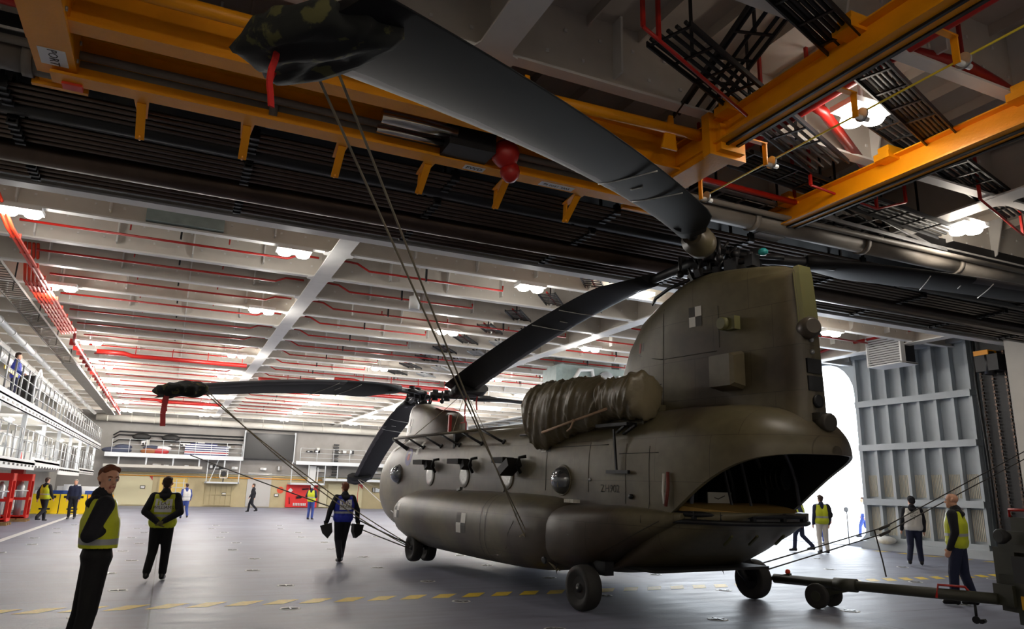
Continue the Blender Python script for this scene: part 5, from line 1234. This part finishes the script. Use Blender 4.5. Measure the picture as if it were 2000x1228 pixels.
# ================================================================== people
def remesh(parts, voxel, name, mats, parent, sm=4):
    """parts: (kind, a, b, r0, r1, material) capsules -> one continuous surface, materials by nearest capsule"""
    m = MB()
    for p in parts:
        a, b_, r0, r1 = Vector(p[0]), Vector(p[1]), p[2], p[3]; fl_ = p[5] if len(p) > 5 else (1, 1, 1)
        n = 12; d = b_-a; L = d.length
        if L < 1e-5: d = Vector((0, 0, 1)); L = 1e-5
        d = d.normalized(); u = Vector((0, 1, 0)) if abs(d.y) < .8 else Vector((1, 0, 0)); sx = d.cross(u).normalized(); uu = sx.cross(d); R = []
        prof = [(-r0*cos(t), r0*sin(t)) for t in (.12, .5, .95, 1.35)]+[(0, r0)]+[(L*j/3, r0+(r1-r0)*j/3) for j in (1, 2)]+[(L, r1)]+[(L+r1*cos(t), r1*sin(t)) for t in (1.35, .95, .5, .12)]
        for h_, q in prof:
            ring = []
            for k in range(n):
                v = (sx*cos(2*pi*k/n)+uu*sin(2*pi*k/n))*q; v = Vector((v.x*fl_[0], v.y*fl_[1], v.z*fl_[2])); ring.append(a+d*h_+v)
            R.append(ring)
        m.rings(R, True, True, 0, False)
    o = m.build('tmp', [], None); md = o.modifiers.new('r', 'REMESH'); md.mode = 'VOXEL'; md.voxel_size = voxel
    s_ = o.modifiers.new('s', 'SMOOTH'); s_.iterations = sm; s_.factor = .5
    bpy.context.view_layer.update()
    me = bpy.data.meshes.new_from_object(o.evaluated_get(bpy.context.evaluated_depsgraph_get())); me.name = name
    tm = o.data; bpy.data.objects.remove(o); bpy.data.meshes.remove(tm)
    me.materials.clear()
    for mt in mats: me.materials.append(mt)
    import numpy as np
    n = len(me.polygons); c = np.zeros(n*3); me.polygons.foreach_get('center', c); c = c.reshape(-1, 3)
    best = np.full(n, 1e9); mi = np.zeros(n, int)
    for p in parts:
        a, b_ = np.array(p[0]), np.array(p[1]); ab = b_-a; L = ab@ab
        t = np.clip(((c-a)@ab)/L, 0, 1) if L > 1e-9 else np.zeros(n)
        d = np.linalg.norm(c-(a+t[:, None]*ab), axis=1)-(p[2]+(p[3]-p[2])*t)
        k = d < best; best[k] = d[k]; mi[k] = p[4]
    me.polygons.foreach_set('material_index', mi.astype(np.int32)); me.polygons.foreach_set('use_smooth', np.ones(n, bool)); me.update()
    ob = bpy.data.objects.new(name, me); col.objects.link(ob); ob.parent = parent
    return ob
SK = {'pale': mat('skin_pale', (214, 160, 132), .5, noise_amt=.05, nscale=20)}
CL = {'navy': mat('navy_cloth', (24, 24, 32), .85, bump=.3, bscale=25), 'black': mat('black_cloth', (14, 14, 16), .85, bump=.3, bscale=25), 'blue': mat('blue_cloth', (52, 72, 140), .8, bump=.3, bscale=25), 'dkblue': mat('dark_blue_cloth', (26, 33, 62), .8, bump=.3, bscale=25), 'hivis': mat('hivis_yellow', (206, 214, 40), .6, bump=.25, bscale=22), 'blue_vest': mat('vest_blue', (36, 50, 170), .6, bump=.25, bscale=22), 'white_vest': mat('vest_white', (222, 220, 214), .6, bump=.25, bscale=22), 'band': mat('reflective_band', (176, 178, 178), .35, metal=.2), 'white_tr': mat('white_trousers', (220, 214, 204), .8), 'glove': mat('work_glove', (112, 104, 66), .8), 'boot': mat('boot_leather', (16, 15, 15), .35), 'hair_br': mat('hair_ginger_brown', (112, 62, 34), .7, noise_amt=.3, nscale=60), 'hair_dk': mat('hair_dark', (58, 38, 28), .7, noise_amt=.3, nscale=60), 'hair_grey': mat('hair_grey', (150, 140, 130), .7), 'eye': mat('eye_dark', (30, 26, 24), .2), 'lip': mat('lip_tone', (170, 96, 84), .5)}
def person(x, y, face, label, H=1.78, top='navy', legs='navy', vest=None, hair='hair_dk', pose='stand', headyaw=0, z=0, vox=.02, gloves=False, text=None, band=True, over=None, detail=False, hat=None, vest_text_mat='decald', vcut=-.07):
    """face: world heading in degrees of where the chest points (0 = +Y, positive turns left)"""
    t = empty('person', (x, y, z), label, 'person', rz=radians(face)); S = H/1.78
    J = dict(pel=(0, 0, .97), ch=(0, -.01, 1.28), nk=(0, -.02, 1.47), hd=(0, .01, 1.64), sl=(-.185, -.01, 1.43), sr=(.185, -.01, 1.43), el=(-.25, -.04, 1.15), er=(.25, -.04, 1.15), wl=(-.25, .06, .90), wr=(.25, .06, .90),
             hl=(-.095, 0, .93), hr=(.095, 0, .93), kl=(-.105, .02, .5), kr=(.105, .02, .5), al=(-.11, -.03, .09), ar=(.11, -.03, .09))
    if pose == 'walk': J.update(kl=(-.1, .16, .52), al=(-.1, .2, .09), kr=(.1, -.02, .5), ar=(.1, -.32, .14), el=(-.26, -.12, 1.17), wl=(-.27, -.1, .92), er=(.26, .03, 1.17), wr=(.26, .16, .95))
    if pose == 'walk2': J.update(kr=(.1, .16, .52), ar=(.1, .2, .09), kl=(-.1, -.02, .5), al=(-.1, -.32, .14), er=(.26, -.12, 1.17), wr=(.27, -.1, .92), el=(-.26, .03, 1.17), wl=(-.26, .16, .95))
    if pose == 'behind': J.update(el=(-.29, -.15, 1.17), er=(.29, -.15, 1.17), wl=(-.06, -.22, 1.0), wr=(.06, -.24, 1.02))
    if pose == 'carry': J.update(el=(-.32, -.02, 1.16), er=(.32, -.02, 1.16), wl=(-.36, .04, .9), wr=(.36, .04, .9))
    if pose == 'front': J.update(el=(-.28, -.06, 1.17), er=(.28, -.06, 1.17), wl=(-.12, .2, 1.08), wr=(.12, .2, 1.08))
    if over: J.update(over)
    J = {k: Vector(v)*S for k, v in J.items()}
    bk = 1.12 if top == 'navy' else 1.04
    P = []; C = lambda a, b_, r0, r1, mi, fl_=(1, 1, 1): P.append((tuple(a), tuple(b_), r0*S*(bk if mi < 2 else 1), r1*S*(bk if mi < 2 else 1), mi, fl_))
    T, L, K, Bo, G = 0, 1, 2, 3, 4
    V = lambda *a: Vector(a)*S
    # torso and hips
    C(J['pel']+V(-.07, 0, .0), J['pel']+V(.07, 0, 0), .125, .125, L, (1, .92, 1)); C(J['pel']+V(-.045, 0, .12), J['ch']+V(-.07, 0, 0), .128, .14, T, (1, .85, 1)); C(J['pel']+V(.045, 0, .12), J['ch']+V(.07, 0, 0), .128, .14, T, (1, .85, 1))
    C(J['ch']+V(-.09, 0, .07), J['ch']+V(.09, 0, .07), .115, .115, T, (1, .9, 1)); C(J['sl']+V(.02, 0, -.01), J['sr']+V(-.02, 0, -.01), .075, .075, T); C(J['nk']+V(0, 0, -.04), J['nk']+V(0, -.01, .03), .1, .08, T)
    # legs
    for h_, k_, a_ in (('hl', 'kl', 'al'), ('hr', 'kr', 'ar')):
        C(J[h_], J[k_], .098, .075, L); C(J[k_], J[a_]+V(0, 0, .05), .072, .062, L); C(J[a_]+V(0, -.02, -.02), J[a_]+V((-.01 if h_ == 'hl' else .01), .15, -.045), .052, .042, Bo); C(J[a_]+V(0, 0, .04), J[a_]+V(0, -.03, -.03), .056, .05, Bo)
    # arms
    for s_, e_, w_ in (('sl', 'el', 'wl'), ('sr', 'er', 'wr')):
        C(J[s_], J[e_], .074, .058, T); C(J[e_], J[w_], .057, .045, T)
        d = (J[w_]-J[e_]).normalized(); ac = V(1, 0, 0).normalized(); sd = 1 if s_ == 'sr' else -1
        pal = d.cross(Vector((0, 1, 0))); pal = pal.normalized() if pal.length > .1 else Vector((1, 0, 0)); lat = d.cross(pal).normalized()
        mi = G if gloves else K
        C(J[w_], J[w_]+d*.085*S, .026, .032, mi); C(J[w_]+d*.03*S+lat*.018*S, J[w_]+d*.09*S+lat*.025*S, .022, .02, mi); C(J[w_]+d*.03*S-lat*.018*S, J[w_]+d*.09*S-lat*.025*S, .022, .02, mi)
        for q, (o_, ln) in enumerate(((-.033, .06), (-.011, .072), (.011, .068), (.033, .052))):
            b0_ = J[w_]+d*.1*S+lat*o_*S; md_ = b0_+d*ln*.55*S; en_ = md_+(d*.6+pal*.55*(-sd))*ln*.55*S
            C(b0_, md_, .0125, .0115, mi); C(md_, en_, .0112, .0095, mi)
        tb = J[w_]+d*.03*S-lat*.03*S; C(tb, tb+(d*.7-lat*.6)*.05*S, .015, .012, mi)
    # neck and head, turned
    nk = J['nk']; hy = radians(headyaw); RH = Matrix.Rotation(hy, 3, 'Z'); hc = J['hd']
    hp = lambda a, b_, c: hc+RH @ (Vector((a, b_, c))*S)
    C(nk, hp(0, -.015, -.05), .058, .055, K)
    C(hp(0, -.02, .045), hp(0, .005, .05), .082, .08, K, (.95, 1, 1)); C(hp(0, .03, .02), hp(0, .045, -.055), .06, .047, K, (1, 1, 1)); C(hp(-.03, .0, -.045), hp(.03, 0, -.045), .042, .042, K); C(hp(0, .07, -.085), hp(0, .07, -.08), .026, .024, K)
    C(hp(0, .088, .02), hp(0, .108, -.015), .009, .015, K); C(hp(-.03, .078, .035), hp(.03, .078, .035), .014, .014, K); C(hp(-.02, .085, -.055), hp(.02, .085, -.055), .010, .010, 5 if detail else K)
    for s_ in (-1, 1): C(hp(s_*.081, -.01, .005), hp(s_*.086, -.018, .03), .015, .018, K)
    tp = CL[top]; body = remesh(P, vox, 'body', [tp, CL[legs], SK['pale'], CL['boot'], CL['glove'], CL['lip']], t, 5 if not detail else 4)
    # hair as its own mesh
    if hair:
        Q = [(tuple(hp(0, -.035, .065)), tuple(hp(0, -.005, .085)), .086*S, .074*S, 0, (1, 1, 1)), (tuple(hp(0, -.06, .0)), tuple(hp(0, -.045, .05)), .062*S, .07*S, 0, (1, 1, 1)), (tuple(hp(-.05, .025, .1)), tuple(hp(.045, .03, .1)), .035*S, .035*S, 0, (1, 1, 1))]
        if hat: Q = [(tuple(hp(0, -.02, .06)), tuple(hp(0, -.0, .08)), .099*S, .09*S, 0, (1, 1, 1)), (tuple(hp(0, -.045, .02)), tuple(hp(0, -.02, .05)), .085*S, .095*S, 0, (1, 1, 1))]
        remesh(Q, max(vox*.6, .008), 'knitted_hat' if hat else 'hair', [CL[hair] if not hat else CL[hat]], t, 3)
    if detail:
        for s_ in (-1, 1):
            m = MB(); m.ell(hp(s_*.031, .083, .012), .0118*S, 0, 12); m.ell(hp(s_*.031, .094, .012), .006*S, 1, 8); m.build('eye', [CL['band'], CL['eye']], t)
            m = MB(); m.tube([hp(s_*.014, .096, .036), hp(s_*.034, .094, .041), hp(s_*.05, .082, .036)], .0045*S, 6); m.build('eyebrow', CL['hair_br'], t)
    # hood and collar
    if top in ('navy', 'black'):
        Q = [(tuple(nk+V(-.07, -.05, .0)), tuple(nk+V(.07, -.05, .0)), .05*S, .05*S, 0, (1, 1, 1)), (tuple(nk+V(-.08, -.02, .0)), tuple(nk+V(-.06, .06, -.03)), .035*S, .028*S, 0, (1, 1, 1)), (tuple(nk+V(.08, -.02, .0)), tuple(nk+V(.06, .06, -.03)), .035*S, .028*S, 0, (1, 1, 1)), (tuple(nk+V(-.05, -.09, -.03)), tuple(nk+V(.05, -.09, -.03)), .045*S, .045*S, 0, (1, 1, 1))]
        remesh(Q, vox, 'hood', [tp], t, 3)
    if vest:
        Q = []
        C2 = lambda a, b_, r0, r1, mi, fl_=(1, 1, 1): Q.append((tuple(a), tuple(b_), r0*S*(1+(bk-1)*.8), r1*S*(1+(bk-1)*.8), mi, fl_))
        for sg in (-1, 1): C2(J['pel']+V(.05*sg, 0, .10), J['ch']+V(.075*sg, 0, -.02), .15, .15, 0, (1, .9, 1)); C2(J['ch']+V(.085*sg, 0, .0), J['ch']+V(.1*sg, 0, .12), .135, .1, 0, (.95, .98, 1))
        C2(J['pel']+V(-.07, 0, .03), J['pel']+V(.07, 0, .03), .142, .142, 0, (1, .95, 1))
        vo_ = remesh(Q, vox, 'vest', [CL[vest], CL['band']], t, 3)
        # cut sleeves and neck cleanly, band painted as a second cloth
        b = bmesh.new(); b.from_mesh(vo_.data)
        cut = [f for f in b.faces if f.calc_center_median().z > J['nk'].z+.0*S or f.calc_center_median().z < J['pel'].z+vcut*S]
        bmesh.ops.delete(b, geom=cut, context='FACES')
        for f in b.faces:
            zz = f.calc_center_median().z/S; xx = abs(f.calc_center_median().x)/S
            if band and (1.08 < zz < 1.13 or (zz > 1.15 and .11 < xx < .14 and f.calc_center_median().y > 0)): f.material_index = 1
        b.to_mesh(vo_.data); b.free()
        sd = vo_.modifiers.new('cloth', 'SOLIDIFY'); sd.thickness = .012*S; sd.offset = 1
        if text:
            bt = BVHTree.FromPolygons([v.co.copy() for v in vo_.data.vertices], [list(p.vertices) for p in vo_.data.polygons])
            zc = J['ch'].z-.0*S
            def back(me):
                for v in me.vertices:
                    h_ = bt.ray_cast(Vector((v.co.x, -1, v.co.y+zc)), Vector((0, 1, 0))); v.co = (h_[0]+Vector((0, -.018, 0))) if h_[0] else Vector((v.co.x, -.16, v.co.y+zc))
            m = MB(); g = []
            for j in range(7):
                for i in range(9):
                    xx, zz = -.14*S+.28*S*i/8, -.115*S+.23*S*j/6; h_ = bt.ray_cast(Vector((xx, -1, zz+zc)), Vector((0, 1, 0))); g.append((h_[0]+Vector((0, -.0145, 0))) if h_[0] else Vector((xx, -.15, zz+zc)))
            m.add(g, [(j*9+i, j*9+i+1, (j+1)*9+i+1, (j+1)*9+i) for j in range(6) for i in range(8)])
            m.build('name_panel', M_['white'] if vest != 'white_vest' else CL['white_vest'], vo_, fix=False)
            # lettering read from behind: x to the right when looking along +y
            lettering(text, vo_, (0, 0, 0), (0, 0, 0), (.078 if len(text) > 10 else .1)*S, M_[vest_text_mat], back)
    return t, J
def P_(*a, **k): return person(*a, **k)
# left foreground man, chest to the right, head turned to the camera
# (x right of travel = his left; he faces +X, so heading -90)
person(-.52, 8.2, -80, 'man in a yellow vest and black trousers standing nearest at the left, looking back', H=1.84, top='navy', legs='black', vest='hivis', hair='hair_br', headyaw=-72, vox=.011, detail=True, over=dict(er=(.30, -.12, 1.17), wr=(.19, .0, 1.21), el=(-.28, .02, 1.2), wl=(-.1, .0, 1.12), kl=(-.105, -.04, .5), al=(-.11, -.11, .09), kr=(.105, -.02, .5), ar=(.11, -.07, .09)), vcut=.08)
person(.02, 15.1, -8, 'man seen from behind in a lettered yellow vest, gloved hands behind him', H=1.8, top='navy', legs='black', vest='hivis', hair='hair_dk', pose='behind', vox=.014, gloves=True, text='LA\nWILLIAMS', over=dict(kl=(-.1, .0, .5), al=(-.13, -.16, .12), kr=(.1, .05, .5), ar=(.1, .02, .09)))
t6, J6 = person(3.85, 17.7, 4, 'man seen from behind in a blue vest carrying a wheel chock in each hand', H=1.8, top='navy', legs='navy', vest='blue_vest', hair='hair_br', pose='carry', vox=.016, text='SEA\nTRAIN', over=dict(kl=(-.07, .05, .5), al=(-.05, -.12, .1), kr=(.07, .1, .5), ar=(.04, .1, .09)), gloves=True)
for s_, k in ((-1, 'wl'), (1, 'wr')):
    p = t6.matrix_basis @ (J6[k]+Vector((0, 0, -.14))); m = MB(); m.prism([(-.13, .07), (.13, .09), (.12, -.12), (.0, -.24), (-.1, -.1)], 1, -.07, .07); m.bb((-.04, -.02, .08), (.04, .02, .16))
    o = m.build('wheel_chock', M_['black']); o.location = p; o.rotation_euler = (0, .2*s_, .3*s_); tag(o, 'black wheel chock in the %s hand of the man in the blue vest' % ('left' if s_ < 0 else 'right'), 'wheel chock')
person(.95, 40.4, 10, 'distant worker in blue overalls and a white vest walking near the lit doorway', H=1.7, top='blue', legs='blue', vest='white_vest', hair='hair_dk', pose='walk', vox=.03)
person(5.12, 50.7, 80, 'distant man in plain dark navy clothes walking past the tall grey shutter', H=1.78, top='navy', legs='navy', hair='hair_dk', pose='walk2', vox=.03)
person(6.98, 40.0, -35, 'distant worker in a yellow vest and blue trousers before the red board', H=1.8, top='dkblue', legs='blue', vest='hivis', hair='hair_dk', pose='front', vox=.03, hat='white_vest')
person(-4.6, 37.1, -40, 'worker in a yellow and white vest standing beside the red cylinder racks', H=1.8, top='navy', legs='navy', vest='hivis', hair='hair_dk', pose='walk', vox=.025)
person(-3.74, 39.2, 170, 'person in a dark blue jacket facing the camera before the yellow barriers', H=1.75, top='dkblue', legs='navy', hair='hair_grey', pose='stand', vox=.025, over=dict(kl=(-.13, .02, .5), al=(-.15, 0, .09)))
person(-5.15, 29.6, -70, 'person in blue overalls leaning on the rail of the upper gallery', H=1.8, top='blue', legs='dkblue', vest='blue_vest', hair='hair_dk', pose='front', vox=.022, z=4.14, band=False)
person(18.6, 14.1, -45, 'man in a white lettered vest and dark beanie walking away by the ribbed door', H=1.8, top='navy', legs='dkblue', vest='white_vest', hair='hair_dk', hat='navy', pose='stand', vox=.016, text='FLIGHT\nLDR\n44', band=False, over=dict(kl=(-.12, -.05, .5), al=(-.2, -.25, .12), kr=(.1, .08, .5), ar=(.12, .08, .09), wl=(-.28, .08, .92)), headyaw=30)
person(12.4, 8.6, 22, 'bald man in a yellow vest standing in profile behind the tow bar', H=1.84, top='navy', legs='dkblue', vest='hivis', hair=None, pose='stand', vox=.012, detail=True, over=dict(kr=(.12, -.02, .5), ar=(.12, -.12, .09), kl=(-.1, .08, .5), al=(-.1, .1, .09)), headyaw=8)
person(19.0, 18.5, 35, 'worker in a yellow vest and blue trousers striding beside the one in white trousers', H=1.8, top='dkblue', legs='dkblue', vest='hivis', hair='hair_dk', pose='walk', vox=.022)
person(19.1, 17.7, -25, 'worker in white trousers and a yellow vest walking into the bright opening', H=1.8, top='dkblue', legs='white_tr', vest='hivis', hair='hair_dk', pose='stand', vox=.02)
person(22.6, 20.9, -20, 'worker in blue trousers and white top in the glare of the opening', H=1.8, top='white_tr', legs='blue', hair='hair_dk', pose='walk2', vox=.022)
person(29.2, 24.6, 30, 'worker in blue half hidden by the door edge out on the lift', H=1.8, top='white_tr', legs='blue', hair='hair_dk', pose='walk', vox=.025)
m = MB(); m.ell((19.27, 17.58, 1.3), (.1, .13, .24), 0, 12); m.ell((19.3, 17.54, 1.2), (.1, .1, .12), 0, 12); tag(m.build('backpack', CL['navy']), 'dark backpack worn by the worker in white trousers', 'backpack')
m = MB(); m.tube([(23.9, 20.9, 0), (23.9, 20.9, 1.25)], .02, 6); m.lathe((23.9, 20.9, 1.3), (0, 1, 0), [(0, .1), (.04, .1)], 14); tag(m.build('marker_post', M_['dark']), 'thin dark post with a round head in the bright opening', 'post')
m = MB(); m.ell((22.7, 18.3, .35), (.3, .35, .14), 0, 14); m.ell((22.7, 18.5, .42), (.22, .2, .12), 0, 12); tag(m.build('white_sack', M_['whitepaint']), 'white sack lying on the sill at the foot of the ribbed door', 'sack')

# ================================================================== tow bar and tractor
tb = empty('tow_bar', (9.6, 10.0, .33), 'long dark green tow bar from the tail wheel to the tractor', 'tow bar')
A = Vector((9.55, 9.95, .36)); Bp = Vector((10.45, 6.75, .42)); d = (Bp-A); L = d.length; d.normalize(); O = Vector((9.6, 10.0, .33)); sx = Vector((d.y, -d.x, 0)).normalized()
m = MB(); m.tube([A-O, Bp-O], .075, 14); m.tube([A+d*1.05-O, A+d*1.4-O], .1, 14); m.build('bar', M_['vehicle'], tb)
m = MB()
for s_ in (-1, 1): m.bar(A-O+sx*.04*s_, A-O-d*.35+sx*.12*s_, .05, .06)
m.bar(A-O+sx*.0, A-O+d*.3+Vector((0, 0, .06)), .08, .08); m.build('fork_head', M_['vehicle'], tb)
m = MB(); m.ell(A-O-d*.3+Vector((0, 0, .0)), .05); m.ell(A-O+d*.25+Vector((0, 0, .12)), .045); m.ell(A-O+d*1.3-Vector((0, 0, .02))-sx*.1, .045); m.build('shear_pin', M_['orange_red'], tb)
c = A+d*.85
for s_ in (-1, 1):
    m = MB(); p = Vector((c.x, c.y, .19))+sx*.22*s_-O; m.lathe(p-sx*.045, sx, [(0, .12), (0, .175), (.015, .19), (.075, .19), (.09, .175), (.09, .12)], 26); o = m.build('tow_bar_wheel', M_['tyre'], tb)
    m = MB(); m.lathe(p-sx*.05, sx, [(0, .08), (.1, .08)], 16); m.build('wheel_hub', M_['vehicle'], o)
m = MB(); p = Vector((c.x, c.y, .19))-O; m.tube([p-sx*.25, p+sx*.25], .025, 8); m.bar(p, A+d*1.3-O-Vector((0, 0, .06)), .06, .05); m.build('axle', M_['vehicle'], tb)
m = MB(); q = Bp-d*.75-O; m.tube([q+sx*.1+Vector((0, 0, -.05)), q+Vector((0, 0, .12)), q+d*.35+Vector((0, 0, .12)), q+d*.45-sx*.1+Vector((0, 0, -.06))], .018, 8); m.build('red_handle', M_['red'], tb, label='red grab handle')
m = MB(); q = Bp-d*.3-O+Vector((0, 0, -.3)); m.lathe(q, sx, [(0, .05), (.03, .05)], 12); m.tube([q, q+Vector((0, 0, .25))], .02, 6); m.tube([q+d*.1, q+d*.1+sx*.15], .03, 6); m.build('chain_shackle', M_['dark'], tb)
tr = empty('tow_tractor', (10.35, 6.2, 0), 'dark green tow tractor cut off by the right edge of the photo', 'vehicle', rz=-.25)
m = MB(); m.bb((0, -1.4, .28), (2.2, .55, .75)); m.bb((.0, .25, .5), (2.2, .6, 1.1)); m.bb((.05, .05, .75), (.18, .5, 1.32)); m.bb((0, -1.4, 1.05), (2.2, .5, 1.16)); m.bb((.25, .0, 1.16), (2.2, .5, 1.5)); m.bb((-.05, .3, .35), (.1, .62, .62)); m.bb((.1, -1.4, .12), (2.2, .4, .3))
m.build('body', M_['vehicle'], tr)
m = MB(); m.bb((-.006, -1.3, .66), (.1, .3, 1.0)); m.build('front_recess', M_['black'], tr)
m = MB(); m.bb((-.012, .06, .33), (-.002, .22, .5)); m.build('reflector', mat('reflector_amber', (222, 166, 40), .4), tr, label='amber square reflector')
for yy in (.15,): m = MB(); m.lathe((-.1, .3, 1.25), (-1, 0, 0), [(-.1, .05), (0, .1), (.05, .1), (.07, .08)], 16); m.build('head_lamp', M_['black'], tr)
m = MB(); m.tube([(.25, .5, 1.5), (.25, .5, 1.6), (.25, .1, 1.6), (.25, .1, 1.5)], .02, 8); m.build('grab_handle', M_['red'], tr, label='red grab handle')
m = MB(); m.lathe((1.2, -1.3, .42), (0, 1, 0), [(0, .3), (.05, .42), (.3, .42), (.35, .3)], 26); m.build('tractor_wheel', M_['tyre'], tr)
m = MB(); m.lathe((1.2, .1, .42), (0, 1, 0), [(0, .3), (.05, .42), (.3, .42), (.35, .3)], 26); m.build('tractor_wheel', M_['tyre'], tr)
bpy.context.view_layer.update()
